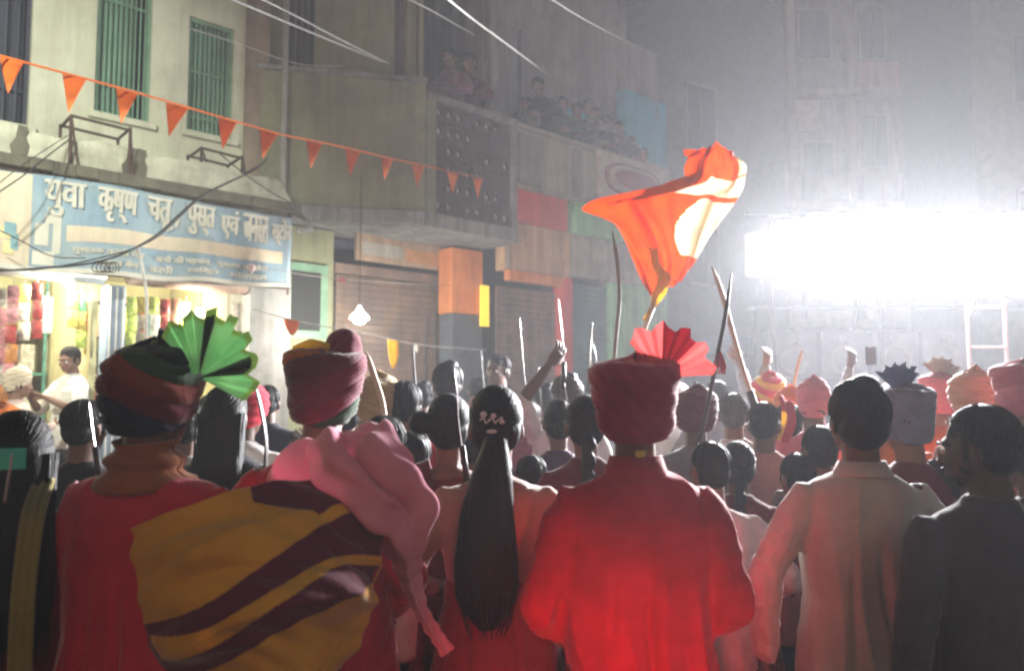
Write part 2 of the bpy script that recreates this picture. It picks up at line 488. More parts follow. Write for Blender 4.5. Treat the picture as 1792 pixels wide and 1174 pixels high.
def legs_mesh(kind, female, legs, vox, seed):
    key = ('legs', kind, female, legs, vox, seed)
    if key in CACHE: return CACHE[key]
    g = G()
    if kind == 'saree':
        g.loft([(1.12, .155, .112), (1.05, .16, .118), (.95, .185, .135), (.85, .20, .15), (.5, .215, .18), (.2, .24, .21), (.03, .26, .23), (.02, .25, .22)])
        me = remesh(g, vox, 3, .5, disp=folds(.012, seed, vz=2, vx=30, wr=.002, top=1.0, grow=.6), name='saree_skirt')
    else:
        g.loft([(1.03, .14, .095), (.95, .152, .105), (.84, .165, .112), (.76, .15, .10)])
        for side in (-1, 1):
            ly = .04 * side * legs
            g.capsule([(side * .085, 0, .84), (side * .092, ly * .5, .47), (side * .09, ly - .01, .14)], [.090, .078, .066])
        me = remesh(g, vox, 3, .5, disp=folds(.006, seed, vz=20, vx=30), name='trousers')
    CACHE[key] = me; return me

def hair_locks(style, seed, vox):
    rs = random.Random(seed + 50); g = G(); near = vox < .007
    c = Vector((0, -.020, 1.617)); E = Vector((.0825, .0965, .0935))
    female = style not in ('short', 'thick', 'crop')
    for i in range(190 if near else 80):
        pts = []
        if female:
            th = rs.uniform(-.2, 3.34); ph = rs.uniform(.15, 1.75)
            a = Vector((math.sin(ph) * math.cos(th), math.sin(ph) * math.sin(th) * .85, math.cos(ph))).normalized(); b = Vector((rs.uniform(-.12, .12), -1, -.38 + rs.uniform(-.12, .12))).normalized()
            if a.angle(b) > 3.0: continue
            for k in range(9):
                d = a.slerp(b, k / 8) if a.angle(b) < 3.1 else b
                pts.append(c + Vector((d.x * E.x, d.y * E.y, d.z * E.z)) * (1.012 + .006 * math.sin(k * 1.3 + i)))
        else:
            if style == 'crop' and i % 3: continue
            th = rs.uniform(0, 6.283); sw_ = rs.uniform(-.35, .35); p0 = rs.uniform(.1, 1.0)
            end = 2.05 if math.sin(th) < -.2 else (1.75 if math.sin(th) < .4 else 1.05)
            for k in range(8):
                ph = p0 + (end - p0) * k / 7; t2 = th + sw_ * k / 7
                d = Vector((math.sin(ph) * math.cos(t2), math.sin(ph) * math.sin(t2), math.cos(ph)))
                e = {'short': 1.0, 'thick': 1.07, 'crop': .96}[style]
                pts.append(c + Vector((d.x * E.x, d.y * E.y, d.z * E.z)) * (e * (1.008 + .007 * math.sin(k * 1.1 + i)) ))
        r = rs.uniform(.0016, .0034); n = len(pts)
        g.tube(pts, [r * math.sin(math.pi * (k + .6) / (n + .2)) + .0004 for k in range(n)], 4)
    if style in ('pony', 'loose'):
        for i in range(110 if near else 40):
            u = rs.uniform(-1, 1); L = rs.uniform(.80, 1.06); f = rs.uniform(.5, 1.2); pts = []
            for k in range(14):
                t = k / 13 * L
                if style == 'pony':
                    z = 1.53 - .53 * t; w_ = np.interp(t, [0, .17, .4, .6, .8, 1, 1.1], [.036, .060, .078, .090, .092, .066, .03]); y = -.105 - .048 * min(1, t * 3) - .042 * math.sqrt(max(0, 1 - u * u)) * min(1, .4 + t) - .001
                    x = -.022 * min(1, t * 3) + u * w_ + .004 * math.sin(6 * t * f + i)
                else:
                    z = 1.60 - .50 * t; w_ = .096; y = -.05 - .07 * t - .05 * math.sqrt(max(0, 1 - u * u)); x = u * w_ + .004 * math.sin(6 * t * f + i)
                pts.append((x, y, z))
            r = rs.uniform(.002, .0045); g.tube(pts, [r * (1 - .75 * (k / 13) ** 3) for k in range(14)], 4)
    return g
def hair_mesh(style, yaw, tilt, nod, vox, seed=0):
    key = ('hair', style, yaw, tilt, nod, vox, seed)
    if key in CACHE: return CACHE[key]
    g = G()
    if style in ('short', 'thick', 'crop'):
        e = {'short': 0, 'thick': .008, 'crop': -.004}[style]
        g.ell((0, -.020, 1.618), (.081 + e, .096 + e, .093 + e))
        g.ell((0, -.048, 1.575), (.074 + e * .6, .062 + e, .075 + e))
        if style == 'thick': g.ell((.01, .03, 1.665), (.070, .065, .045), (.25, .1, 0)); g.ell((.02, -.02, 1.70), (.045, .05, .03))
        for x in (-1, 1): g.ell((x * .072, .018, 1.578), (.012, .013, .03))
    else:
        g.ell((0, -.018, 1.618), (.084, .098, .095)); g.ell((0, -.045, 1.572), (.080, .068, .080))
        if style == 'bun':
            g.ell((-.105, -.070, 1.60), (.044, .040, .046)); g.ell((-.07, -.06, 1.60), (.04, .04, .03))
        if style == 'lowbun':
            g.ell((0, -.115, 1.56), (.045, .036, .040))
        if style == 'pony':
            g.ell((0, -.10, 1.535), (.035, .03, .045))
            g.capsule([(0, -.105, 1.53), (-.01, -.135, 1.44), (-.018, -.150, 1.32), (-.022, -.155, 1.20), (-.02, -.152, 1.12), (-.022, -.150, 1.05), (-.024, -.15, 1.0)],
                      [.040, (.045, .062), (.045, .078), (.045, .090), (.045, .094), (.035, .070), (.012, .03)], 16)
        if style == 'braid':
            P = []; R = []
            for i in range(22):
                t = i / 21; P.append((.006 * math.sin(i * 2.2), -.11 - .045 * math.sin(t * 2.2), 1.53 - t * .50)); R.append((.030 + .007 * math.sin(i * 2.2)) * (1 - .55 * t))
            g.capsule(P, R, 10)
        if style == 'loose':
            g.loft([(1.62, .085, .07, 0, -.04), (1.5, .092, .062, 0, -.055), (1.4, .10, .055, 0, -.085), (1.25, .105, .042, 0, -.115), (1.15, .09, .03, 0, -.12), (1.12, .06, .02, 0, -.12)])
    def disp(co, nr):
        a = snoise(co, (170, 170, 26), seed + 3); b = snoise(co, (60, 60, 16), seed + 4); c = snoise(co, 25, seed + 8)
        return .0008 * a + .0012 * b + .0025 * c
    lk = hair_locks(style, seed, vox)
    me = remesh(g, vox, 3, .5, disp=disp, tf=head_tf(yaw, tilt, nod), name='hair', extra=lk)
    # fine stray strands that break the outline
    CACHE[key] = me; return me
def strands_mesh(style, yaw, tilt, nod, n=260, seed=1):
    key = ('str', style, yaw, tilt, nod, n, seed)
    if key in CACHE: return CACHE[key]
    rs = random.Random(seed); g = G(); c = Vector((0, -.018, 1.612))
    for i in range(n):
        th = rs.uniform(0, 6.283); ph = math.acos(rs.uniform(-.35, 1))
        d = Vector((math.sin(ph) * math.cos(th), math.sin(ph) * math.sin(th), math.cos(ph)))
        if d.y > .35 and d.z < .55: continue
        p = c + Vector((d.x * .080, d.y * .094, d.z * .092))
        tan = Vector((rs.uniform(-1, 1), rs.uniform(-1, 1), rs.uniform(-1.2, .3))); tan = (tan - d * tan.dot(d)).normalized()
        L = rs.uniform(.012, .035)
        q1 = p + (d * .35 + tan * .8) * L * .5; q2 = p + (d * .35 + tan * .8) * L + d * .004
        g.tube([p, q1, q2], [.0008, .0006, .0002], 3)
    m = g.mesh('strands', True); m.transform(head_tf(yaw, tilt, nod)); CACHE[key] = m; return m

def turban_obj(par, cols, style, T, seed=0, wide=1.0, tilt=0.0):
    """cols: list of materials cycled over the wraps"""
    rs = random.Random(seed); n = 96; rows = 60; g = G(); P = []
    z0, z1 = 1.535, 1.735
    prof = {'tall': [(0, .086), (.1, .098), (.45, .108), (.8, .121), (.93, .118), (.98, .108), (1, .095)],
            'round': [(0, .086), (.15, .105), (.45, .122), (.75, .118), (.92, .09), (1, .055)]}[style]
    W_ = 3.2 if style == 'tall' else 4.3; ga = .45 if style == 'tall' else .5; AM = .95 if style == 'tall' else .75
    for i in range(rows + 1):
        t = i / rows
        r = np.interp(t, [a for a, b in prof], [b for a, b in prof])
        row = []
        for k in range(n + 1):
            th = 2 * math.pi * k / n
            ph = t * W_ + AM * math.sin(th + seed) + .22 * math.sin(2 * th + seed * 2)
            fr = ph - math.floor(ph)
            groove = -.011 * math.exp(-((fr) / .10) ** 2) - .007 * math.exp(-((1 - fr) / .05) ** 2) + .006 * math.sin(fr * math.pi)
            fine = .0018 * math.sin(ph * 31 + 2 * math.sin(th * 3)) + .0012 * math.sin(th * 9 + ph * 7)
            rr = r * wide + groove * ga + fine + .003 * math.sin(3 * th + 5 * t + seed)
            z = z0 + (z1 - z0) * t + .012 * math.cos(th - 1.2) * t + .006 * math.sin(2 * th) * t
            # drop at the nape, rise at the brow
            z += (.028 * max(0, math.sin(th)) - .020 * max(0, -math.sin(th))) * (1 - t)
            row.append((rr * math.cos(th) * .96, -.012 + rr * math.sin(th) * 1.10, z))
        P.append(row)
    def mi(i, k):
        th = 2 * math.pi * k / n; ph = (i / rows) * W_ + AM * math.sin(th + seed) + .22 * math.sin(2 * th + seed * 2)
        return int(math.floor(ph)) % len(cols)
    g.grid(P, mi)
    # crown: cloth gathered over the top
    last = P[-1]; R2 = [last]
    for q in (.8, .55, .3, .05):
        R2.append([(x * q, -.012 + (y + .012) * q, z + (1 - q) * (.010 if style == 'tall' else .022) + .004 * math.sin(9 * math.atan2(y, x))) for x, y, z in last])
    g.grid(R2, lambda i, k: 0)
    me = g.mesh('turban', True); me.transform(T)
    o = bpy.data.objects.new('turban', me); COL.objects.link(o); o.parent = par
    for c in cols: me.materials.append(c)
    return o
def fan_obj(par, cols, base, R=.15, spread=150, rot=0, T=None, n=15, yaw=0, seed=0, depth=.016, grp=4):
    """pleated cloth crest rising from the turban"""
    g = G(); P = []; rs = random.Random(seed)
    steps = 9; m = n * 2
    for i in range(steps + 1):
        r = .012 + (R - .012) * i / steps; row = []
        for k in range(m + 1):
            a = math.radians(rot + spread * (k / m - .5)); z = (depth * (i / steps) ** .8) * (1 if k % 2 else -1)
            rr = r * (1 + .10 * math.sin(k * 1.7 + seed) * (i / steps))
            row.append((rr * math.sin(a), z + .02 * math.sin(a * 1.5 + seed) * i / steps, rr * math.cos(a)))
        P.append(row)
    g.grid(P, lambda i, k: (len(cols) - 1 if (i == steps - 1 and len(cols) > 3) else ((k // grp) % max(1, len(cols) - 1))))
    me = g.mesh('fan', False)
    M = Matrix.Translation(base) @ Euler((0, 0, math.radians(yaw))).to_matrix().to_4x4()
    me.transform((T @ M) if T else M)
    o = bpy.data.objects.new('turban_fan', me); COL.objects.link(o); o.parent = par
    for c in cols: me.materials.append(c)
    md = o.modifiers.new('t', 'SOLIDIFY'); md.thickness = .0012
    return o
def collar_obj(par, m, stand=.03, r=.066):
    g = G(); n = 40
    P = []
    for i, (dz, dr) in enumerate(((0, .004), (stand, -.002), (stand + .002, .002), (-.008, .020), (-.012, .022))):
        row = []
        for k in range(n + 1):
            th = math.pi * .5 + .25 + (2 * math.pi - .5) * k / n
            row.append(((r + dr) * math.cos(th) * 1.02, -.022 + (r + dr) * math.sin(th) * .97, 1.432 + dz - .012 * max(0, math.sin(th))))
        P.append(row)
    g.grid(P)
    return g.obj('collar', m, par, smooth=True, solid=.003, local=True)

PEOPLE = []
def person(label, px, Y, top, face=0, kind='man', shirt=None, shirt_kind='shirt', sleeve='full', legsm=None, skin=None,
           hair='short', hairm=None, cat='person', turban=None, tstyle='tall', twide=1.0, fan=None, aL='down', aR='down', b=1.0,
           yaw=0, tilt=0, nod=0, legs=.5, seed=0, near=False, group=None, collar=None, stand=.03, amp=.006, z0=0.0, curl=.45,
           strands=False, eyes=False, z_top=None, X=None, hold=None):
    female = kind == 'woman'
    p = W(px, top, Y); ztop = (p.z if z_top is None else z_top) - z0
    extra = 1.75 if turban else 1.715
    sc = ztop / extra
    loc = (p.x if X is None else X, Y, z0)
    rz = math.radians(face) + 0.0
    t = thing('person', label, cat, loc, rz, group, sc)
    def loc_of(q):   # photo-space target to this person's own frame
        return parent_inv(t) @ Vector(q)
    def fix(a, side):
        if isinstance(a, str) or a is None: return a or 'down'
        q = loc_of(a[0]); q = (round(q.x, 2), round(q.y, 2), round(q.z, 2))
        return (q,) + tuple(a[1:])
    aL, aR = fix(aL, -1), fix(aR, 1)
    vox = .0065 if near else .0105
    skin = skin or SKIN
    T = head_tf(yaw, tilt, nod)
    link_mesh('body', body_mesh(aL, aR, female, legs, yaw, tilt, nod, curl, vox), skin, t)
    if shirt_kind:
        link_mesh('kurta' if shirt_kind == 'kurta' else ('blouse' if shirt_kind == 'blouse' else 'shirt'),
                  top_mesh(shirt_kind, aL, aR, female, b, sleeve, vox + .001, seed, amp), shirt, t)
    lk = 'saree' if (female and shirt_kind == 'blouse') else 'trousers'
    link_mesh('saree_skirt' if lk == 'saree' else 'trousers', legs_mesh(lk, female, legs, .012, seed % 3), legsm or shirt, t)
    if collar: collar_obj(t, collar, stand)
    if hair: 
        link_mesh('hair', hair_mesh(hair, yaw, tilt, nod, .0055 if near else .008), hairm or HAIR, t)
    if strands:
        o = link_mesh('stray_hair', strands_mesh(hair, yaw, tilt, nod, 420 if near else 200, seed), hairm or HAIR, t); o['kind'] = 'stuff'
    if turban:
        turban_obj(t, turban, tstyle, T, seed, twide)
    if fan: fan_obj(t, T=T, **fan)
    if eyes:
        for x in (-1, 1):
            g = G(); g.ell((x * .031, .0825, 1.580), (.0125, .0105, .0095), nu=10, nv=8); o = g.mesh('eye', True); o.transform(T); link_mesh('eye', o, EYE, t)
            g = G(); g.ell((x * .031, .0905, 1.580), (.0055, .004, .0055), nu=8, nv=6); o = g.mesh('iris', True); o.transform(T); link_mesh('iris', o, HAIR, t)
            g = G(); g.capsule([(x * .014, .097, 1.600), (x * .033, .096, 1.606), (x * .052, .082, 1.600)], [.003, .0045, .002], 6); o = g.mesh('eyebrow', True); o.transform(T); link_mesh('eyebrow', o, HAIR, t)
    PEOPLE.append(t)
    return t
EYE = mat('eye_white', (.7, .68, .65), rough=.2, var=.02, bump=0)
# ------------------------------------------------------------------ frames for fronts at other angles
class Fr:
    def __init__(s, o, ang):
        a = math.radians(ang); s.o = Vector(o); s.u = Vector((math.sin(a), math.cos(a), 0)); s.n = Vector((math.cos(a), -math.sin(a), 0))
    def P(s, x, z, d=0): return s.o + s.u * x + s.n * d + Vector((0, 0, z))
    def inv(s, px, py, d=0):
        r = ray(px, py); o = Vector((0, 0, CAM_Z)); t = (s.o + s.n * d - o).dot(s.n) / r.dot(s.n); p = o + r * t
        return (p - s.o).dot(s.u), p.z
    def box(s, g, s0, s1, z0, z1, d0, d1, mi=0):
        return g.hexa([s.P(s0, z0, d1), s.P(s1, z0, d1), s.P(s1, z0, d0), s.P(s0, z0, d0), s.P(s0, z1, d1), s.P(s1, z1, d1), s.P(s1, z1, d0), s.P(s0, z1, d0)], mi)
A1 = Fr(FO, 47)
def part(fr, name, m, par, s0, s1, z0, z1, d0, d1, bevel=0, label=None):
    g = G(); fr.box(g, s0, s1, z0, z1, d0, d1); o = g.obj(name, m, par, bevel=bevel)
    if label: o['label'] = label
    return o

# materials of the place
CREAM = mat('cream_plaster', grime=0.25, color=(.62, .63, .50), rough=.9, scale=1.6, color2=(.50, .50, .39), bump=.3, bscale=14, detail=8)
CREAMCH = mat('chipped_cream_paint', grime=.38, color=(.66, .66, .52), rough=.9, scale=3.2, color2=(.42, .42, .33), bump=.5, bscale=20, detail=9)
STAIN = mat('stained_concrete', (.16, .15, .11), rough=.95, scale=3, color2=(.07, .065, .05), bump=.5, bscale=24, detail=8)
TAN = mat('tan_plaster', grime=0.5, color=(.33, .27, .20), rough=.9, scale=2, color2=(.26, .21, .16), bump=.3, bscale=14)
GREYW = mat('grey_plaster', grime=0.6, color=(.30, .30, .30), rough=.9, scale=1.4, color2=(.22, .22, .225), bump=.3, bscale=12, detail=7)
OLIVE = mat('olive_plaster', grime=0.35, color=(.29, .30, .19), rough=.9, scale=1.2, color2=(.22, .23, .15), bump=.3, bscale=12, detail=7)
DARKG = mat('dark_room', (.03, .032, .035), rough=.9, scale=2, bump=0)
GREENP = mat('green_painted_steel', grime=0.4, color=(.20, .36, .25), rough=.5, scale=5, color2=(.15, .28, .20), bump=.1)
RUST = mat('rusty_iron', (.10, .06, .04), rough=.8, scale=14, color2=(.05, .035, .03), bump=.4)
NAVY = mat('navy_paint_and_shade', (.07, .08, .12), rough=.8, scale=3, bump=.2)
BRNSH = mat('brown_steel_shutter', grime=0.5, color=(.24, .16, .12), rough=.6, scale=3, color2=(.16, .12, .115), bump=.2)
ORNG = mat('orange_paint', grime=0.35, color=(.80, .30, .08), rough=.7, scale=3, color2=(.70, .22, .07), bump=.2)
REDP = mat('red_paint', grime=0.4, color=(.70, .09, .06), rough=.7, scale=3, color2=(.60, .07, .06), bump=.2)
PEACH = mat('peach_plaster', grime=0.5, color=(.62, .42, .26), rough=.9, scale=2, color2=(.54, .36, .24), bump=.2)
BLUEP = mat('sky_blue_plaster', grime=0.3, color=(.06, .48, .78), rough=.9, scale=2, color2=(.05, .40, .68), bump=.2)
GREENW = mat('pale_green_paint', grime=0.4, color=(.28, .62, .34), rough=.9, scale=2, color2=(.24, .54, .30), bump=.2)
TEAL = mat('teal_shutter_paint', (.13, .22, .24), rough=.6, scale=3, bump=.2)
PALE = mat('pale_wall', grime=0.35, color=(.42, .40, .36), rough=.9, scale=2, color2=(.34, .33, .30), bump=.2)
LILAC = mat('lilac_grey_plaster', grime=0.5, color=(.36, .35, .38), rough=.9, scale=1.4, color2=(.30, .29, .32), bump=.2)
SIGNB = mat('sign_beige', grime=0.4, color=(.42, .30, .20), rough=.7, scale=4, color2=(.34, .25, .18), bump=.1)
STEEL = mat('bare_steel', (.35, .35, .36), rough=.4, metal=.8, bump=.1)
WHITEP = mat('white_paint', (.75, .75, .72), rough=.6, bump=.05)
BLACKP = mat('black_paint', (.02, .02, .022), rough=.5, bump=.1)
CABLE = mat('black_cable', (.025, .025, .025), rough=.6, bump=0)
PCABLE = mat('pale_cable', (.45, .44, .42), rough=.6, bump=0)
ASPH = mat('asphalt', (.05, .05, .05), rough=.9, scale=2.5, color2=(.035, .034, .034), bump=.6, bscale=60, detail=8)
CONC = mat('concrete', (.24, .23, .21), rough=.9, scale=2, color2=(.17, .165, .15), bump=.3, bscale=18, detail=8)

# ------------------------------------------------------------------ ground and air
def ground():
    n = 60; g = G(); P = []
    for i in range(n + 1):
        row = []
        for j in range(n + 1):
            x = -60 + 130 * j / n; y = -20 + 120 * i / n
            row.append((x, y, -.004 + .0 * math.sin(x)))
        P.append(row)
    g.grid(P); o = g.obj('ground', CONC); o['kind'] = 'structure'
    g = G(); R = Fr(FO, 47)
    g.add([R.P(-25, 0, 1.0), R.P(-25, 0, 9.5), R.P(60, 0, 9.5), R.P(60, 0, 1.0)], [(0, 1, 2, 3)])
    g.v = [(x, y, .002) for x, y, z in g.v]
    o = g.obj('road', ASPH); o['kind'] = 'structure'
    g = G(); R.box(g, -12, 14, 0, .14, .62, .98); o = g.obj('kerb', CONC, bevel=.02); o['kind'] = 'structure'
    g = G(); R.box(g, -12, 14, 0, .12, -1.2, .618); o = g.obj('pavement', CONC); o['kind'] = 'structure'
ground()
# drain covers on the road are hidden by the crowd

def haze_box(x0, x1, y0, y1, z0, z1, dens, ani):
    g = G(); g.box(x0, x1, y0, y1, z0, z1)
    m = bpy.data.materials.new('haze_air'); m.use_nodes = True; t = m.node_tree
    t.nodes.remove(t.nodes['Principled BSDF'])
    v = t.nodes.new('ShaderNodeVolumePrincipled'); v.inputs['Density'].default_value = dens
    v.inputs['Anisotropy'].default_value = ani; v.inputs['Color'].default_value = (.91, .93, 1.0, 1)
    t.links.new(v.outputs[0], t.nodes['Material Output'].inputs['Volume'])
    o = g.obj('haze', m); o['kind'] = 'stuff'
    return o
haze_box(-16, 26, -5, 36, -1.2, 17, .0050, .3)

# ------------------------------------------------------------------ building 1: cream shop house on the left
def window_bars(fr, par, s0, s1, z0, z1, d, m, nb=9, open_=False):
    """steel grille window: frame, recessed dark room, shutter leaf boards and bars"""
    g = G(); t = .035
    fr.box(g, s0, s0 + t, z0, z1, d - .03, d + .01); fr.box(g, s1 - t, s1, z0, z1, d - .03, d + .01)
    fr.box(g, s0 + t, s1 - t, z0, z0 + t, d - .03, d + .008); fr.box(g, s0 + t, s1 - t, z1 - t, z1, d - .03, d + .008)
    wf = g.obj('window', m, par)
    w_ = (s1 - s0 - 2 * t) / nb
    for i in range(nb):
        if open_ and i >= nb - 2: continue
        g = G(); x = s0 + t + i * w_
        fr.box(g, x + .004, x + w_ - .004, z0 + t, z1 - t, d - .10 - .012 * (i % 2), d - .08 - .012 * (i % 2)); g.obj('shutter_board', m, wf)
    nbar = nb + 2
    for i in range(1, nbar):
        x = s0 + (s1 - s0) * i / nbar
        g = G(); g.tube([fr.P(x, z0 + .01, d - .02), fr.P(x, z1 - .01, d - .02)], .008, 6); g.obj('bar', m, wf)
    zm = z0 + (z1 - z0) * .55
    for zz in (zm, z0 + (z1 - z0) * .15):
        g = G(); fr.box(g, s0 + t, s1 - t, zz - .014, zz + .014, d - .045, d - .031); g.obj('cross_bar', m, wf)
    return wf
def building1():
    b = thing('shop_house', 'cream plastered shop house with green barred windows above the lit shop', 'building', FP(0, 0, -1))
    # upper wall built round its openings
    d1, d0 = -.9, -1.15; top = 9.5
    ops = [(-1.6, -.21, 4.16, 6.6), (.36, .90, 4.45, 6.7), (1.29, 1.80, 4.47, 5.76)]
    xs = [-6.0, -1.6, -.21, .36, .90, 1.29, 1.80, 2.21]
    z_ = 3.62
    g = G()
    for i in range(0, len(xs) - 1):
        o = [q for q in ops if abs(q[0] - xs[i]) < .01]
        if o:
            A1.box(g, xs[i], xs[i + 1], z_, o[0][2], d0, d1); A1.box(g, xs[i], xs[i + 1], o[0][3], top, d0, d1)
        else: A1.box(g, xs[i], xs[i + 1], z_, top, d0, d1)
    g.obj('wall', CREAM, b)
    part(A1, 'corner_strip', TAN, b, 1.93, 2.215, 3.9, 9.4, -.899, -.86, label='tan painted corner strip of the wall')
    g = G(); A1.box(g, 2.0, 2.21, 0, 9.5, -4.5, -1.15); A1.box(g, -6, 2.0, 0, 9.5, -4.6, -4.5); g.obj('wall', OLIVE, b)
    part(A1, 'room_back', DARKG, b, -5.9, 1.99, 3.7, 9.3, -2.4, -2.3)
    # windows
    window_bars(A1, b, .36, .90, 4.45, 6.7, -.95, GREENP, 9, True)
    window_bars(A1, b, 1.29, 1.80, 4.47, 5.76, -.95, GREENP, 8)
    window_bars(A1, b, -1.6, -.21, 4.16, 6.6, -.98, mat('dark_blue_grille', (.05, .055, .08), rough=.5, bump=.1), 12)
    for s0, s1, z in ((.30, .96, 4.45), (1.23, 1.86, 4.47), (-1.66, -.15, 4.16)):
        part(A1, 'window_sill', CREAM, b, s0, s1, z - .07, z - .004, -.897, -.84, .008)
    # canopy slab: chipped band over stained lip
    n = 70; g = G(); rs = random.Random(3); P = []; hs = []
    for i in range(n + 1):
        s = -4 + 6.05 * i / n
        top_ = 3.84 + .018 * math.sin(s * 7) + rs.uniform(-.012, .016) - (.30 * max(0, (s - 1.82) / .23) ** 2 if s > 1.82 else 0)
        bot = 3.60 + rs.uniform(-.006, .006)
        hs.append((s, top_, bot))
    P = [[A1.P(s, b_, -.9) for s, t_, b_ in hs], [A1.P(s, b_, .10) for s, t_, b_ in hs],
         [A1.P(s, b_ + (t_ - b_) * .5, .115 + rs.uniform(0, .008)) for s, t_, b_ in hs],
         [A1.P(s, t_, .10 + rs.uniform(-.01, .006)) for s, t_, b_ in hs], [A1.P(s, t_ - .01, -.05) for s, t_, b_ in hs], [A1.P(s, 3.62, -.9) for s, t_, b_ in hs]]
    g.grid(P, flip=True)
    g.obj('canopy_fascia', CREAMCH, b)
    g = G()
    for i in range(34):
        s = -4 + i * .18; A1.box(g, s, s + .178, 3.50 + rs.uniform(-.008, .01), 3.597, -.9, .16 + rs.uniform(-.012, .012))
    g.obj('canopy_lip', STAIN, b)
    for s in (-.52, .36, .44):     # peeled patches on the fascia
        g = G(); pts = [(0, 0), (.10, .01), (.12, .10), (.09, .17), (.11, .25), (.04, .26), (.02, .15), (-.02, .08)]
        vs = [A1.P(s + x, 3.60 + z, .128) for x, z in pts]; vs += [A1.P(s + x, 3.60 + z, .10) for x, z in pts]
        m = len(pts); g.add(vs, [tuple(range(m)), tuple(range(2 * m - 1, m - 1, -1))] + [(k, m + k, m + (k + 1) % m, (k + 1) % m) for k in range(m)])
        g.obj('peeled_patch', STAIN, b)
    # iron brackets standing on the canopy
    def bracket(s0, s1, zt, zb, d):
        g = G()
        for q in (d, d - .35):
            g.tube([A1.P(s0, zb, q), A1.P(s0, zt, q)], .014, 6); g.tube([A1.P(s1, zb, q), A1.P(s1, zt - .02, q)], .014, 6)
            g.tube([A1.P(s0 - .01, zt, q), A1.P(s1 + .01, zt - .02, q)], .014, 6)
        for q in (s0, s1): g.tube([A1.P(q, zt, d), A1.P(q, zt - .02, d - .35)], .014, 6)
        g.tube([A1.P(s0, zt, d), A1.P(s0 + .07, zb, d)], .010, 6); g.tube([A1.P(s1, zt, d), A1.P(s1 + .04, zb, d)], .010, 6)
        return g
    bracket(-.09, .40, 4.03, 3.58, .13).obj('iron_bracket', RUST, b)
    bracket(1.10, 1.52, 4.02, 3.84, .02).obj('iron_bracket', RUST, b)
    # shop front below: pillars, counter wall, floor
    part(A1, 'wall', CREAM, b, -6, -2.2, 0, 3.49, -1.0, -.35)
    part(A1, 'shutter_pillar', mat('blue_grey_steel', (.33, .42, .55), rough=.4, metal=.3, bump=.1), b, .36, .52, .12, 2.62, -.45, -.22, .01)
    for s in (.385, .44, .495):
        part(A1, 'shutter_rail', WHITEP, b, s - .006, s + .006, .14, 2.6, -.218, -.205)
    part(A1, 'wall', GREYW, b, 1.74, 2.20, 0, 3.49, -.8, -.2)
    part(A1, 'shop_floor', CONC, b, -2.2, 1.74, .0, .34, -3.2, -.45)
    part(A1, 'shop_back_wall', mat('yellow_cream_paint', (.62, .58, .33), rough=.8, scale=2), b, -2.2, 1.74, .34, 3.49, -2.6, -2.5)
    part(A1, 'shop_side_wall', mat('yellow_cream_paint', (0, 0, 0)), b, -2.3, -2.2, .34, 3.49, -2.5, -1.0)
    part(A1, 'shop_side_wall', mat('yellow_cream_paint', (0, 0, 0)), b, 1.742, 1.84, .34, 3.49, -2.5, -.8)
    part(A1, 'shop_ceiling', CREAM, b, -2.2, 1.74, 2.95, 3.05, -2.5, -.1)
    part(A1, 'partition', mat('cream_board', (.66, .60, .36), rough=.7), b, .30, .36, .34, 2.94, -2.5, -.5)
    # rolled shutter box under the sign and light blue valance
    g = G(); g.tube([A1.P(-2.1, 2.72, -.28), A1.P(.34, 2.72, -.28)], .10, 16); g.obj('rolled_shutter', STEEL, b, smooth=True)
    g = G(); g.tube([A1.P(.55, 2.74, -.28), A1.P(1.72, 2.74, -.28)], .10, 16); g.obj('rolled_shutter', BRNSH, b, smooth=True)
    # down pipe on the corner
    g = G(); g.tube([A1.P(2.28, 9, -.6), A1.P(2.28, 3.9, -.6), A1.P(2.28, 3.72, -.5), A1.P(2.30, 3.45, .02), A1.P(2.28, 3.36, .06), A1.P(2.12, 3.33, .1)], .035, 10)
    g.obj('drain_pipe', mat('grey_pvc', (.42, .42, .40), rough=.5, bump=0), b, smooth=True)
    return b
building1()

# ------------------------------------------------------------------ the shop sign (cloth banner on a frame)
SIGN_BLUE = mat('banner_blue', grime=0.28, color=(.25, .37, .47), rough=.6, scale=2.2, color2=(.34, .44, .48), bump=.25, bscale=9)
SIGN_CREAM = mat('banner_cream', grime=0.25, color=(.70, .64, .48), rough=.6, scale=3, color2=(.62, .50, .38), bump=.1)
SIGN_WHITE = mat('banner_white', (.68, .67, .58), rough=.6, scale=3, bump=.1)
def bend(s, z):  # banner sags and billows
    return .13 + .020 * math.sin(s * 4.2 + 1) + .012 * math.sin(s * 11 + z * 3) + .010 * math.sin(z * 9 + s * 2)
S0, S1 = -1.6, 2.02
def bz(s, v):       # v 0 bottom .. 1 top
    t = (s - S0) / (S1 - S0)
    top = 3.475 - .012 * math.sin(t * 9) - .03 * t; bot = 2.60 + .10 * t + .012 * math.sin(s * 7)
    return bot + (top - bot) * v
def banner_patch(g, s0, s1, v0, v1, off=0.0, ns=30, nv=8, mi=0, shape=None):
    P = []
    for i in range(nv + 1):
        v = v0 + (v1 - v0) * i / nv; row = []
        for j in range(ns + 1):
            s = s0 + (s1 - s0) * j / ns; vv = v if not shape else shape(s, v)
            z = bz(s, vv); row.append(A1.P(s, z, bend(s, z) + off))
        P.append(row)
    g.grid(P, (lambda i, j: mi))
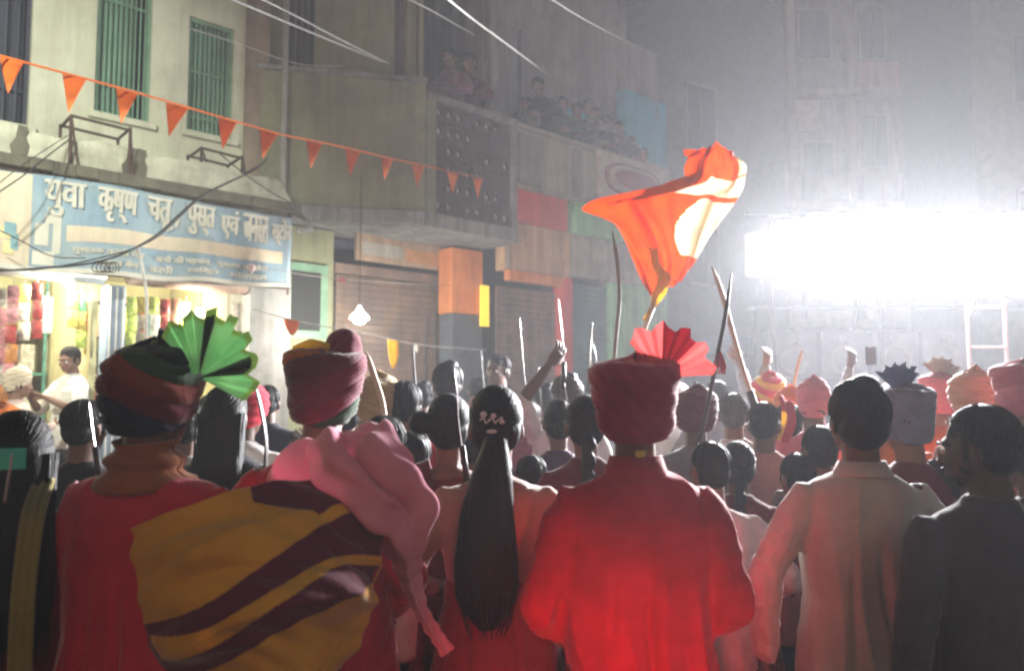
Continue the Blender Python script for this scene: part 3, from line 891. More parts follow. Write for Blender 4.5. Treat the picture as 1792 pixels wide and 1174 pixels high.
def sign():
    b = thing('shop_banner', 'wide blue and cream cloth shop banner lettered in Hindi, hung over the shop opening', 'sign', FP(.2, 2.6, .12))
    g = G(); banner_patch(g, S0, S1, 0, 1, 0, 90, 24); g.obj('banner_cloth', SIGN_BLUE, b, smooth=True, solid=.004)
    g = G(); banner_patch(g, S0, -.36, .03, .99, .005, 30, 16); g.obj('picture_panel', SIGN_CREAM, b, smooth=True)
    rs = random.Random(5)
    tints = [mat('print_pink', (.70, .45, .40)), mat('print_yellow', (.75, .66, .35)), mat('print_white', (.8, .8, .76)), mat('print_teal', (.25, .45, .50))]
    for k in range(22):
        s = rs.uniform(-1.55, -.5); v = rs.uniform(.08, .85); g = G()
        wd, hv = rs.uniform(.05, .14), rs.uniform(.06, .16)
        banner_patch(g, s, min(s + wd, -.37), v, v + hv, .0075 + k * .0004, 4, 4); g.obj('printed_product', rs.choice(tints), b, smooth=True)
    g = G(); banner_patch(g, -.10, 1.93, .36, .53, .007, 50, 4, shape=lambda s, v: v + .05 * ((s - .9) / 1.0) ** 2 * -.6); g.obj('cream_stripe', SIGN_CREAM, b, smooth=True)
    g = G(); banner_patch(g, S0, S1, .0, .055, .007, 60, 2); g.obj('hem_stripe', SIGN_WHITE, b, smooth=True)
    # printed child-like figure block at the left of the stripe: soft white shapes
    for (s, v, w_, h_) in ((-.33, .28, .10, .22), (-.26, .50, .12, .10), (-.34, .08, .16, .14), (-.20, .20, .06, .30)):
        g = G(); banner_patch(g, s, s + w_, v, v + h_, .0085, 6, 6); g.obj('printed_figure', SIGN_WHITE, b, smooth=True)
    # lettering
    fdir = bpy.utils.system_resource('DATAFILES', path='fonts')
    font = None
    try: font = bpy.data.fonts.load(fdir + '/NotoSansDevanagari-Regular.woff2')
    except Exception: pass
    def text(txt, s0, s1, vmid, hv, off, bold, m, name, nudge=0):
        c = bpy.data.curves.new('txt', 'FONT'); c.body = txt; c.offset = 0
        if font: c.font = font
        c.resolution_u = 2
        o = bpy.data.objects.new('txt', c); COL.objects.link(o)
        dg = bpy.context.evaluated_depsgraph_get()
        me = bpy.data.meshes.new_from_object(o.evaluated_get(dg)); bpy.data.objects.remove(o); bpy.data.curves.remove(c)
        co = [v.co.copy() for v in me.vertices]
        if not co: return
        x0, x1 = min(c.x for c in co), max(c.x for c in co); y0, y1 = min(c.y for c in co), max(c.y for c in co)
        for v, c_ in zip(me.vertices, co):
            s = s0 + (c_.x - x0) / (x1 - x0) * (s1 - s0); vv = vmid + ((c_.y - y0) / (y1 - y0) - .5) * hv
            z = bz(s, vv); v.co = A1.P(s, z, bend(s, z) + off)
        me.materials.clear()
        bmm = bmesh.new()
        for q_ in range(5):     # bold weight: the same strokes laid side by side
            m2 = me.copy(); dx = (q_ - 2) * bold * .15
            for v in m2.vertices: v.co = v.co + A1.u * dx + A1.n * (.0011 * q_) + Vector((0, 0, (q_ % 2) * bold * .12))
            bmm.from_mesh(m2); bpy.data.meshes.remove(m2)
        bmm.to_mesh(me); bmm.free()
        o = link_mesh(name, me, m, b); o.matrix_parent_inverse = parent_inv(b)
        md = o.modifiers.new('t', 'SOLIDIFY'); md.thickness = .004
    words = [('युवा', -.27, .05), ('कृष्ण', .17, .50), ('वस्तु', .62, .86), ('पुस्तक', .98, 1.24), ('एवं', 1.30, 1.46), ('जनरल', 1.50, 1.76), ('स्टोर', 1.80, 1.99)]
    words = [('यवा', -.27, .03), ('कषण', .16, .46), ('चतू ,', .58, .84), ('पसत', .93, 1.20), ('एव', 1.28, 1.43), ('जनरल', 1.49, 1.74), ('सटोर', 1.80, 2.0)]
    words = [('युवा', -.27, .04), ('कृष्ण', .15, .47), ('चतू ,', .58, .86), ('पुस्त', .94, 1.20), ('एवं', 1.27, 1.43), ('जनरल', 1.48, 1.74), ('स्टोर', 1.79, 2.0)]
    for t_, a, c in words: text(t_, a, c, .77, .37, .020, .03, SIGN_WHITE, 'lettering')
    for t_, a, c, v in (('पुस्तक कापी पेन', -.05, .55, .25), ('सभी की पहचान', .66, 1.16, .25), ('पुस्तक विक्रेता', 1.24, 1.75, .25), ('स्कूल बैग', .15, .50, .13), ('कापी', .60, .82, .13), ('रजिस्टर', .95, 1.25, .13), ('मोबाइल', 1.36, 1.74, .13)):
        text(t_, a, c, v, .095, .016, .014, SIGN_WHITE, 'small_lettering')
    g = G()
    for z in (2.62, 3.48):
        g.tube([A1.P(-1.62, z + .0, .09), A1.P(2.03, z + (.08 if z < 3 else -.03), .09)], .012, 6)
    for s in (-1.6, -.3, .8, 2.02): g.tube([A1.P(s, 2.64, .08), A1.P(s, 3.5, .08)], .012, 6)
    g.obj('sign_frame', RUST, b)
    g = G()
    c = W(440, 470, 7.95)
    for k in range(9):
        a = k * 2.4; g.ell((c.x + .02 * math.cos(a), c.y - .012 * (k % 3), c.z + .03 * math.sin(a)), (.022, .016, .026), nu=8, nv=6)
    tag(g.obj('paper_rosette', mat('pale_pink_paper', (.62, .48, .48)), smooth=True), 'small pale pink paper rosette tied at the lower right corner of the banner', 'decoration')
sign()

# ------------------------------------------------------------------ shop goods
def packet_strip(k, px, ptop, n, d, cols, label, hw=.045, hh=.085):
    s, z = A1.inv(px, ptop, d); base = A1.P(s, z, d)
    t = thing('packet_strip', label, 'hanging packets', base, 0, 'strips of packets hanging in the shop')
    rs = random.Random(k * 13 + 1)
    g = G(); g.tube([A1.P(s, z + .05, d), A1.P(s, z - n * hh * 2, d - .006)], .003, 5); g.obj('string', PCABLE, t)
    for i in range(n):
        c = rs.choice(cols); z1 = z - i * hh * 2; a = rs.uniform(-.012, .012); P = []
        for q in range(5):
            row = []
            for r in range(4):
                x = (r / 3 - .5) * 2 * hw; zz = z1 - q / 4 * (hh * 1.9); bul = .016 * math.sin(math.pi * q / 4) * math.sin(math.pi * r / 3)
                row.append(A1.P(s + x * rs.uniform(.92, 1.05) + a, zz, d + .008 + bul))
            P.append(row)
        g = G(); g.grid(P); P2 = [[Vector(p) - A1.n * .012 for p in r] for r in P]; g.grid(P2, flip=True)
        g.obj('packet', c, t, smooth=True)
def goods():
    C = lambda n, c: mat('pack_' + n, c, rough=.35, scale=24, var=.3, bump=.2, spec=.6)
    red, org, yel, grn, teal, wht, pnk, brn, lime = C('red', (.50, .06, .05)), C('orange', (.62, .25, .06)), C('yellow', (.68, .55, .12)), C('green', (.12, .36, .16)), C('teal', (.12, .38, .34)), C('white', (.65, .62, .55)), C('pink', (.62, .26, .28)), C('brown', (.34, .15, .08)), C('lime', (.50, .60, .12))
    rows = [(-14, 500, 7, -.30, [red, pnk, wht], 'pink and red packet strip cut by the left edge of the photo'), (6, 505, 8, -.34, [wht, pnk, org], 'pink and white packet strip hanging second from the left edge'),
            (24, 500, 8, -.30, [red, org, pnk], 'red and orange packet strip left of the bright red one'), (44, 498, 3, -.42, [wht, yel], 'short white and yellow packet strip high on the left'),
            (66, 494, 3, -.28, [red], 'short bright red packet strip at the left of the shop'), (84, 520, 2, -.60, [wht, lime], 'white packet strip behind the bright red one'),
            (128, 510, 2, -.34, [lime, yel], 'lime yellow packet strip under the shop lamp'), (143, 515, 3, -.36, [lime, grn, yel], 'green and yellow packet strip right of the shop lamp'),
            (158, 530, 3, -.62, [yel, org], 'yellow and orange packet strip beside the blue grey pillar'),
            (232, 520, 5, -.34, [lime, wht], 'white and lime packet strip just right of the blue grey pillar'), (247, 520, 5, -.50, [wht, yel], 'pale packet strip beside the white cable'),
            (272, 520, 6, -.34, [yel, lime, wht], 'yellow packet strip right of the white cable'), (290, 524, 6, -.40, [brn, red], 'brown and red packet strip in the right hand shop bay'),
            (306, 522, 6, -.34, [org, brn, pnk], 'orange and brown packet strip behind the green fan'), (326, 528, 5, -.40, [grn, lime], 'green packet strip behind the green fan'),
            (412, 530, 4, -.40, [wht, brn], 'pale packet strip at the far right of the shop')]
    for k, r in enumerate(rows): packet_strip(k, *r[:4], r[4], r[5])
    # shelves with jars, boxes
    sh = thing('shop_shelf', 'teal steel shelf rack stacked with goods behind the shopkeeper', 'shelf', A1.P(-.2, .34, -1.9))
    for z in (.9, 1.35, 1.8, 2.25, 2.65): part(A1, 'shelf_board', teal, sh, -1.7, .28, z, z + .03, -2.45, -1.95)
    for s in (-1.7, -1.1, -.5, .25): part(A1, 'upright', teal, sh, s - .015, s + .015, .34, 2.8, -1.97, -1.94)
    sh2 = thing('shop_shelf', 'brown shelf rack in the right hand shop bay', 'shelf', A1.P(1, .34, -1.9))
    for z in (.9, 1.35, 1.8, 2.25, 2.65): part(A1, 'shelf_board', brn, sh2, .40, 1.72, z, z + .03, -2.45, -1.95)
    rs = random.Random(11); pal = [red, org, yel, grn, teal, wht, pnk, brn, lime]
    words = {id(red): 'red', id(org): 'orange', id(yel): 'yellow', id(grn): 'green', id(teal): 'teal', id(wht): 'white', id(pnk): 'pink', id(brn): 'brown', id(lime): 'lime'}
    PREV = {}
    for z in (1.38, 1.83, 2.28):
        s = -1.65
        while s < 1.62:
            w_ = rs.uniform(.08, .15); h_ = rs.uniform(.16, .34)
            if not (.2 < s + w_ and s < .46):
                m = rs.choice(pal); g = G()
                if rs.random() < .5:
                    A1.box(g, s, s + w_, z, z + h_, -2.3, -2.0); nm = 'box'
                    o = g.obj('goods_box', m, bevel=.006)
                else:
                    c = A1.P(s + w_ / 2, z, -2.1)
                    g.loft([(z, w_ * .42, w_ * .42, c.x, c.y), (z + h_ * .75, w_ * .46, w_ * .46, c.x, c.y), (z + h_ * .8, w_ * .36, w_ * .36, c.x, c.y), (z + h_ * .82, w_ * .40, w_ * .40, c.x, c.y), (z + h_, w_ * .38, w_ * .38, c.x, c.y)], 12, p=2); nm = 'jar'
                    o = g.obj('goods_jar', m, smooth=True)
                bay = 'left shop bay' if s < .3 else 'right shop bay'; lev = {1.38: 'lowest', 1.83: 'middle', 2.28: 'top'}[z]
                size = 'tall' if h_ > .28 else ('squat' if h_ < .2 else 'mid sized')
                wide = 'wide' if w_ > .115 else 'narrow'
                prev = PREV.get(z, 'the shelf end')
                tag(o, '%s %s %s %s on the %s shelf, %s, beside %s' % (size, wide, words[id(m)], nm, lev, bay, prev), nm, 'goods on the shop shelves')
                PREV[z] = 'a %s %s' % (words[id(m)], nm)
            s += w_ + rs.uniform(.01, .05)
    # counter
    c = thing('shop_counter', 'shop counter with a glass front below the hanging packets', 'counter', A1.P(-.8, .34, -.7))
    part(A1, 'counter_body', brn, c, -2.0, .20, .34, 1.18, -1.4, -1.0); part(A1, 'counter_top', STEEL, c, -2.02, .22, 1.182, 1.22, -1.43, -.97, .006)
    part(A1, 'glass_front', mat('counter_glass', (.35, .42, .42), rough=.1, bump=0), c, -1.95, .15, .42, 1.10, -.998, -.99)
goods()
def shop_lamps():
    em = mat('lamp_glass_white', (.9, .9, .9), emit=(1, .98, .88), estr=24, bump=0)
    def bulb(px, py, Y, label, e, r=.035, col=(1, .93, .72)):
        p = W(px, py, Y); t = thing('bulb_lamp', label, 'lamp', p)
        g = G(); g.ell(p, (r, r, r * 1.25)); g.obj('glass_bulb', em, t, smooth=True)
        g = G(); g.tube([p + Vector((0, 0, r)), p + Vector((0, 0, r + .05))], .016, 8); g.tube([p + Vector((0, 0, r + .05)), p + Vector((0, 0, r + .28))], .004, 5); g.obj('lamp_holder', BLACKP, t)
        if e: lamp('bulb_light', 'POINT', p - Vector((0, .06, .02)) , e, col, .04)
    bulb(121, 497, 7.25, 'bright bulb hanging under the banner in the left shop bay', 42)
    bulb(350, 548, 8.1, 'bright bulb seen behind the green turban fan', 34, .045)
    lamp('assumed_shelf_light', 'POINT', A1.P(-.6, 2.6, -1.2), 46, (1, .92, .68), .1)  # assumed indoor lights added before the shelves, no fixtures built
    lamp('assumed_shelf_light', 'POINT', A1.P(1.1, 2.6, -1.2), 40, (1, .90, .62), .1)
    # hanging street lamp with a conical shade
    p = W(629, 556, 8.6); t = thing('hanging_lamp', 'white hanging lamp with a conical shade over the crowd, before the brown shutter', 'lamp', p)
    g = G(); g.loft([(p.z - .015, .105, .105, p.x, p.y), (p.z + .015, .100, .100, p.x, p.y), (p.z + .07, .040, .040, p.x, p.y), (p.z + .13, .012, .012, p.x, p.y)], 20, p=2); g.obj('lamp_shade', mat('lit_shade', (.8, .8, .75), emit=(1, .97, .85), estr=9, bump=0), t, smooth=True)
    g = G(); g.ell((p.x, p.y, p.z - .02), (.07, .07, .045)); g.obj('glass_bulb', mat('street_bulb', (.9, .9, .9), emit=(1, .97, .85), estr=60, bump=0), t, smooth=True)
    g = G(); g.tube([p + Vector((0, 0, .13)), p + Vector((0, 0, 1.55))], .004, 5); g.obj('lamp_cord', CABLE, t)
    lamp('hanging_lamp_light', 'POINT', p - Vector((0, 0, .12)), 110, (1, .95, .8), .05)
shop_lamps()

# ------------------------------------------------------------------ building 2: grey green house with the pierced balcony
def shutter(fr, par, s0, s1, z0, z1, d, m, h=.085):
    n = int((z1 - z0) / h)
    gm = {}
    for i in range(n):
        g = G(); z = z0 + i * h
        p = [fr.P(s0, z, d), fr.P(s1, z, d), fr.P(s1, z, d - .03), fr.P(s0, z, d - .03), fr.P(s0, z + h - .004, d - .012), fr.P(s1, z + h - .004, d - .012), fr.P(s1, z + h - .004, d - .03), fr.P(s0, z + h - .004, d - .03)]
        g.hexa(p); g.obj('shutter_slat', m, par)
def building2():
    b = thing('balcony_house', 'grey green house with a jutting balcony of pierced screen blocks, middle left', 'building', FP(4, 0, -1))
    C = A1.P(3.78, 0, .10); P1 = Vector((-2.75, 9.12, 0))
    v = (C - P1); ang = math.degrees(math.atan2(v.x, v.y)); L = v.length
    B = Fr(P1, ang)     # near-frontal face
    # lower parapet box of the near-frontal face
    g = G()
    B.box(g, -.4, L, 3.80, 5.38, -.25, 0)
    g.obj('wall', OLIVE, b)
    part(B, 'coping', GREYW, b, -.4, L + .01, 5.381, 5.44, -.30, .04, .01)
    part(B, 'floor_slab', GREYW, b, -.4, L - .002, 3.62, 3.797, -2.6, .05, .02)
    # street-side parapet: rails round a pierced screen
    s0, s1 = 3.80, 5.31
    part(A1, 'floor_slab', GREYW, b, s0, s1, 3.60, 3.80, -2.0, .13, .02)
    part(A1, 'parapet_post', OLIVE, b, s0, s0 + .14, 3.802, 5.20, -.12, .10)
    part(A1, 'parapet_post', GREYW, b, s1 - .10, s1, 3.802, 5.20, -.12, .10)
    part(A1, 'coping', GREYW, b, s0, s1, 5.202, 5.28, -.16, .13, .01)
    # screen blocks with diamond holes
    nx, nz = 8, 6; a0, a1 = s0 + .142, s1 - .102; z0, z1 = 3.804, 5.20
    bw, bh = (a1 - a0) / nx, (z1 - z0) / nz; dd0, dd1 = .025, .06
    SCR = mat('screen_block', (.085, .075, .07), rough=.95, scale=5, color2=(.06, .055, .05), bump=.4, bscale=30)
    HOL = mat('white_board_behind', (.75, .75, .72), rough=.9)
    solid_cells = set([(3, 5), (4, 4), (5, 4), (6, 4), (7, 4), (0, 3), (3, 3), (4, 3), (6, 3), (2, 2), (0, 2), (5, 2), (6, 2), (7, 2), (0, 1), (4, 1), (7, 1), (7, 5)])
    for i in range(nx):
        for j in range(nz):
            x0, x1, y0, y1 = a0 + i * bw + .003, a0 + (i + 1) * bw - .003, z0 + j * bh + .003, z0 + (j + 1) * bh - .003
            g = G(); cx, cy = (x0 + x1) / 2, (y0 + y1) / 2
            if (i, j) in solid_cells or j in (0, 2) and i % 3 == 2:
                A1.box(g, x0, x1, y0, y1, dd0, dd1)
            else:
                n = 16; out = []; inn = []
                for k in range(n):
                    th = 2 * math.pi * k / n; c_, s_ = math.cos(th), math.sin(th); m_ = max(abs(c_), abs(s_))
                    out.append((cx + c_ / m_ * (x1 - x0) / 2, cy + s_ / m_ * (y1 - y0) / 2)); q = .62 if k % 2 == 0 else .5
                    r = .054 * (1.0 if k % 4 == 0 else .78); inn.append((cx + c_ * r * .8, cy + s_ * r * 1.25))
                vs = [A1.P(x, y, dd1) for x, y in out] + [A1.P(x, y, dd1) for x, y in inn] + [A1.P(x, y, dd0) for x, y in inn] + [A1.P(x, y, dd0) for x, y in out]
                fs = []
                for k in range(n):
                    k2 = (k + 1) % n; fs += [(k, k2, n + k2, n + k), (n + k, n + k2, 2 * n + k2, 2 * n + k), (2 * n + k, 2 * n + k2, 3 * n + k2, 3 * n + k), (3 * n + k, 3 * n + k2, k2, k)]
                g.add(vs, fs)
            g.obj('screen_block', SCR, b)
    part(A1, 'bright_backing_board', HOL, b, s0 + .16, s1 - .12, 3.81, 5.19, -.01, .012)  # white board set close behind the holes, stands in for a lit interior
    # upper storey, set back
    up = -.32
    o1 = B.inv(505, 60, up)[0], B.inv(550, 60, up)[0]; o2 = B.inv(690, 60, up)[0], B.inv(733, 60, up)[0]
    g = G(); xs = [-.4, o1[0], o1[1], o2[0], o2[1], L]
    for i in range(5):
        if i in (1, 3):
            B.box(g, xs[i], xs[i + 1], 4.0, 5.45 if i == 1 else 5.5, up - .2, up); B.box(g, xs[i], xs[i + 1], 7.2, 9.4, up - .2, up)
        else: B.box(g, xs[i], xs[i + 1], 4.0, 9.4, up - .2, up)
    g.obj('wall', OLIVE, b)
    for i in (1, 3):
        w_ = thing_part = G(); B.box(w_, xs[i] + .002, xs[i + 1] - .002, 5.5, 7.198, up - .14, up - .10)
        ob = w_.obj('window', mat('dark_purple_shutter', (.10, .06, .08), rough=.6) if i == 3 else DARKG, b)
        for q in range(1, 4):
            g = G(); x = xs[i] + (xs[i + 1] - xs[i]) * q / 4; B.box(g, x - .008, x + .008, 5.5, 7.19, up - .09, up - .075); g.obj('bar', BRNSH, ob)
    # loggia on the street side
    part(A1, 'loggia_post', OLIVE, b, s0 - .02, s0 + .13, 5.282, 9.4, -.45, -.30)
    part(A1, 'loggia_post', GREYW, b, s1 - .12, s1, 5.282, 9.4, -.45, -.30)
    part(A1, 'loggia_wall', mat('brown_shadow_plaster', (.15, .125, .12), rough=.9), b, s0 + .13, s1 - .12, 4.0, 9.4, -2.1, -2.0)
    part(A1, 'loggia_rail', RUST, b, s0 + .13, s1 - .12, 5.62, 5.65, -.28, -.25)
    part(A1, 'side_wall', GREYW, b, s1 - .15, s1, 3.802, 9.4, -2.0, -.452)
    # ground floor
    part(A1, 'recess_shade_wall', NAVY, b, 2.25, 5.30, 3.0, 3.60, -1.3, -1.2)  # navy colour stands in for the shade under the balcony
    part(A1, 'wall', OLIVE, b, 2.22, 3.10, 0, 3.599, -1.15, -.85)
    g = G(); A1.box(g, 2.42, 3.0, 1.9, 3.15, -.849, -.80); ob = g.obj('window', GREENP, b)
    g = G(); A1.box(g, 2.52, 2.90, 2.35, 3.05, -.799, -.79); g.obj('pane', DARKG, ob)
    g = G(); A1.box(g, 2.45, 2.97, 2.02, 2.26, -.799, -.78); g.obj('lower_board', OLIVE, ob)
    a = A1.inv(590, 560, -.9)[0]; c = A1.inv(782, 560, -.9)[0]
    part(A1, 'shutter_frame', BRNSH, b, a - .06, c + .04, 3.10, 3.22, -1.0, -.86)
    shutter(A1, b, a, c, .2, 3.10, -.93, BRNSH)
    for s in (a + 1.35, a + 1.52): part(A1, 'shutter_guide', STEEL, b, s, s + .02, .5, 2.75, -.925, -.905)
    s_, z_ = A1.inv(625, 405, -.8); s2, _ = A1.inv(788, 470, -.8)
    part(A1, 'signboard', SIGNB, b, s_, s2, 3.28, 3.62, -.86, -.80, .006)
    g = G(); A1.box(g, s_ + .08, s_ + .09 + (s2 - s_) * .4, 3.36, 3.52, -.799, -.796); g.obj('signboard_print', PALE, b)
    g = G(); A1.box(g, s_ + .75, s2 - .1, 3.33, 3.50, -.799, -.796); g.obj('signboard_print', mat('sign_orange_print', (.50, .26, .12)), b)
    s0_, s1_ = A1.inv(791, 500, -.5)[0], A1.inv(845, 500, -.5)[0]
    part(A1, 'pillar', ORNG, b, s0_, s1_, 2.68, 3.56, -.80, -.5, .01, label='orange painted upper half of the pillar')
    part(A1, 'pillar', mat('blue_grey_plinth', (.11, .13, .16)), b, s0_ + .03, s1_ + .02, .1, 2.677, -.80, -.52, .01, label='dark blue grey lower half of the pillar')
    s, _ = A1.inv(841, 500, -.42); g = G(); A1.box(g, s, s + .15, 2.52, 3.08, -.44, -.41)
    tag(g.obj('yellow_sign', mat('lit_yellow_sign', (.8, .6, .05), emit=(1, .62, .03), estr=.55, bump=0), bevel=.005), 'narrow glowing yellow sign hanging on the orange pillar', 'sign')
building2()

# ------------------------------------------------------------------ building 3: terrace house with shops
def building3():
    b = thing('terrace_house', 'house with peach and red shop front, panelled terrace and sky blue upper wall', 'building', FP(6, 0, -1))
    d = -.2
    X = lambda px, dd=d: A1.inv(px, 400, dd)[0]
    # terrace parapet of framed panels
    sA, sE = 5.36, X(1168)
    part(A1, 'parapet_wall', PALE, b, sA, sE, 4.46, 5.33, d - .2, d - .03)
    part(A1, 'coping', PALE, b, sA, sE, 5.332, 5.40, d - .24, d + .02, .01)
    for i, (x0, x1) in enumerate(((908, 948), (952, 998), (1003, 1018), (1021, 1040))):
        part(A1, 'parapet_panel', PALE if i % 2 else GREYW, b, X(x0), X(x1), 4.55, 5.28, d - .028, d, .006)
    # oval sign
    g = G(); A1.box(g, X(1043), X(1168), 4.62, 5.36, d - .01, d + .06); sg = g.obj('signboard', mat('pale_signboard', (.52, .48, .42)), b, bevel=.01)
    def oval(x0, x1, z0, z1, dd, m, nm):
        g = G(); n = 32; vs = []; cx, cz = (X(x0) + X(x1)) / 2, (z0 + z1) / 2; rx = (X(x1) - X(x0)) / 2; rz_ = (z1 - z0) / 2
        for q in (dd, dd + .02):
            for k in range(n):
                th = 2 * math.pi * k / n; c_, s_ = math.cos(th), math.sin(th); vs.append(A1.P(cx + rx * math.copysign(abs(c_) ** .6, c_), cz + rz_ * math.copysign(abs(s_) ** .8, s_), q))
        g.add(vs, [tuple(range(n))[::-1], tuple(range(n, 2 * n))] + [(k, (k + 1) % n, n + (k + 1) % n, n + k) for k in range(n)]); g.obj(nm, m, sg)
    oval(1054, 1150, 4.72, 5.24, d + .062, mat('maroon_sign_ring', (.25, .06, .08)), 'oval_ring'); oval(1060, 1146, 4.76, 5.20, d + .084, mat('pale_signboard', (0, 0, 0)), 'oval_ground'); oval(1068, 1140, 4.84, 5.14, d + .106, mat('maroon_sign_fill', (.28, .06, .07)), 'oval_emblem')
    # fascia below
    part(A1, 'fascia', REDP, b, 5.36, X(992), 3.98, 4.455, d - .2, d + .02, .01, label='dull red painted fascia')
    part(A1, 'fascia', PEACH, b, 5.36, X(998), 3.30, 3.978, d - .2, d, .01, label='peach painted lintel wall')
    g = G(); A1.box(g, 5.39, 5.44, 3.32, 3.96, d + .002, d + .02); g.obj('post_line', PALE, b)
    part(A1, 'awning_fascia', GREENW, b, X(1000), X(1112), 3.98, 4.45, d - .2, d + .10, .01, label='green painted awning fascia')
    part(A1, 'fascia', PALE, b, X(1000), X(1165), 3.34, 3.978, d - .2, d + .01, .01, label='pale grey green lintel wall')
    for x0, x1 in ((1003, 1048), (1052, 1108)): part(A1, 'lintel_panel', PALE, b, X(x0), X(x1), 3.42, 3.9, d + .012, d + .03, .006)
    a, c = X(862), X(984)
    part(A1, 'orange_lintel', ORNG, b, a + .3, c, 3.16, 3.298, d - .1, d + .02, .006)
    shutter(A1, b, a + .2, c, .2, 3.16, d - .14, BRNSH)
    part(A1, 'red_post', REDP, b, c + .002, X(999), .1, 3.298, d - .2, d + .03, .006)
    a, c = X(1001), X(1070)
    shutter(A1, b, a, c, .2, 3.33, d - .12, TEAL)
    part(A1, 'green_wall', GREENW, b, c + .002, X(1166), 0, 3.338, d - .2, d + .005)
    part(A1, 'door', TEAL, b, X(1122), X(1150), .1, 2.6, d + .006, d + .02)
    # upper storey
    part(A1, 'wall', LILAC, b, 5.32, X(1100, -1.3), 5.0, 11.0, -1.6, -1.3)
    part(A1, 'blue_wall', BLUEP, b, X(975, -1.2), X(1096, -1.2), 4.9, 6.4, -1.298, -1.2)
    part(A1, 'blue_wall', BLUEP, b, X(1096, -1.0), X(1167, -1.0), 4.9, 7.0, -1.2, -.98)
    part(A1, 'wall', LILAC, b, X(1100, -1.3), X(1150, -1.3), 7.0, 8.1, -1.6, -1.25)
    part(A1, 'roof_slab', LILAC, b, 5.2, X(1168, -.7), 8.9, 9.05, -1.6, -.4, .01)
    g = G(); g.tube([A1.P(X(918), 5.4, -.3), A1.P(X(918), 6.8, -.3)], .03, 8); g.obj('terrace_pole', NAVY, b)
    part(A1, 'dark_door', mat('violet_door', (.08, .08, .14)), b, 5.42, 5.72, 5.0, 6.9, -1.298, -1.27)
building3()

# ------------------------------------------------------------------ far houses
def facade(name, label, o, ang, W_, H, wins, m, mw, extra=None, z0=0):
    fr = Fr(o, ang); t = thing(name, label, 'building', o)
    part(fr, 'wall', m, t, 0, W_, z0, H, -5, 0)
    for (a, c, z, z2) in wins:
        g = G(); fr.box(g, a, c, z, z2, .002, .05); wf = g.obj('window', mw, t)
        g = G(); fr.box(g, a + .06, (a + c) / 2 - .02, z + .06, z2 - .06, .052, .06); g.obj('pane', DARKG, wf)
        g = G(); fr.box(g, (a + c) / 2 + .02, c - .06, z + .06, z2 - .06, .052, .06); g.obj('pane', DARKG, wf)
    if extra: extra(fr, t)
    return t
def far():
    Y = 23.0; k = Y / FPX
    def ex(fr, t):
        # fr.u runs to the right (ang=90): s = X offset
        for z in (3.5, 6.9, 10.2, 13.4): part(fr, 'floor_band', PALE, t, -.05, 7.1, z, z + .22, .002, .5, .02)
        for s in (.05, 2.2, 3.9, 5.5, 6.85): part(fr, 'column', PALE, t, s, s + .22, 0, 15, .002, .30)
        for (a, c, z, z2) in ((.4, 1.95, 9.0, 10.1), (2.4, 3.05, 9.2, 10.1)): part(fr, 'lit_panel', mat('pale_panel', (.62, .63, .62)), t, a, c, z, z2, .31, .40)
        for q, (a, c) in enumerate(((.3, 2.1), (2.5, 3.8), (4.2, 5.4), (5.8, 6.8))):
            g = G(); fr.box(g, a, c, 7.13, 7.9, .40, .46); g.obj('balcony_rail', GREYW, t)
            g = G(); fr.box(g, a, c, 3.73, 4.5, .40, .46); g.obj('balcony_rail', PALE, t)
            g = G(); fr.box(g, a, c, 10.43, 11.2, .40, .46); g.obj('balcony_rail', PEACH if q == 2 else GREYW, t)
    wins = [(.6, 1.6, 5, 6.5), (2.6, 3.6, 5, 6.5), (4.4, 5.2, 5, 6.5), (.6, 1.6, 11.4, 13), (2.6, 3.6, 11.4, 13), (4.4, 5.2, 11.4, 13), (2.6, 3.6, 7.95, 9.0), (4.4, 5.2, 8.2, 9.8), (5.9, 6.7, 8.2, 9.8), (5.9, 6.7, 5, 6.5), (5.9, 6.7, 11.4, 13)]
    facade('apartment_block', 'hazy pale grey apartment block with balconies facing down the street, upper right', ((1252 - 896) * k, Y, 0), 90, 7.1, 15.5, wins, GREYW, PALE, ex)
    facade('corner_house', 'dark blue grey house between the blue terrace wall and the pale apartment block', ((1160 - 896) * 17 / FPX - 1.6, 17.5, 0), 60, 6.5, 12, [(1.0, 2.0, 4.2, 5.8), (3.0, 4.0, 4.2, 5.8), (1.0, 2.0, 7.5, 9.2), (3.0, 4.0, 7.5, 9.2)], mat('slate_plaster', (.13, .14, .16)), GREYW)
    facade('roadside_house', 'dim grey house at the right edge behind the floodlights', ((1700 - 896) * 18 / FPX, 17.5, 0), 100, 9, 14, [(.8, 1.9, 4.5, 6.1), (3.2, 4.3, 4.5, 6.1), (.8, 1.9, 8, 9.6), (3.2, 4.3, 8, 9.6)], mat('slate_plaster_b', (.20, .22, .23)), GREYW)
far()

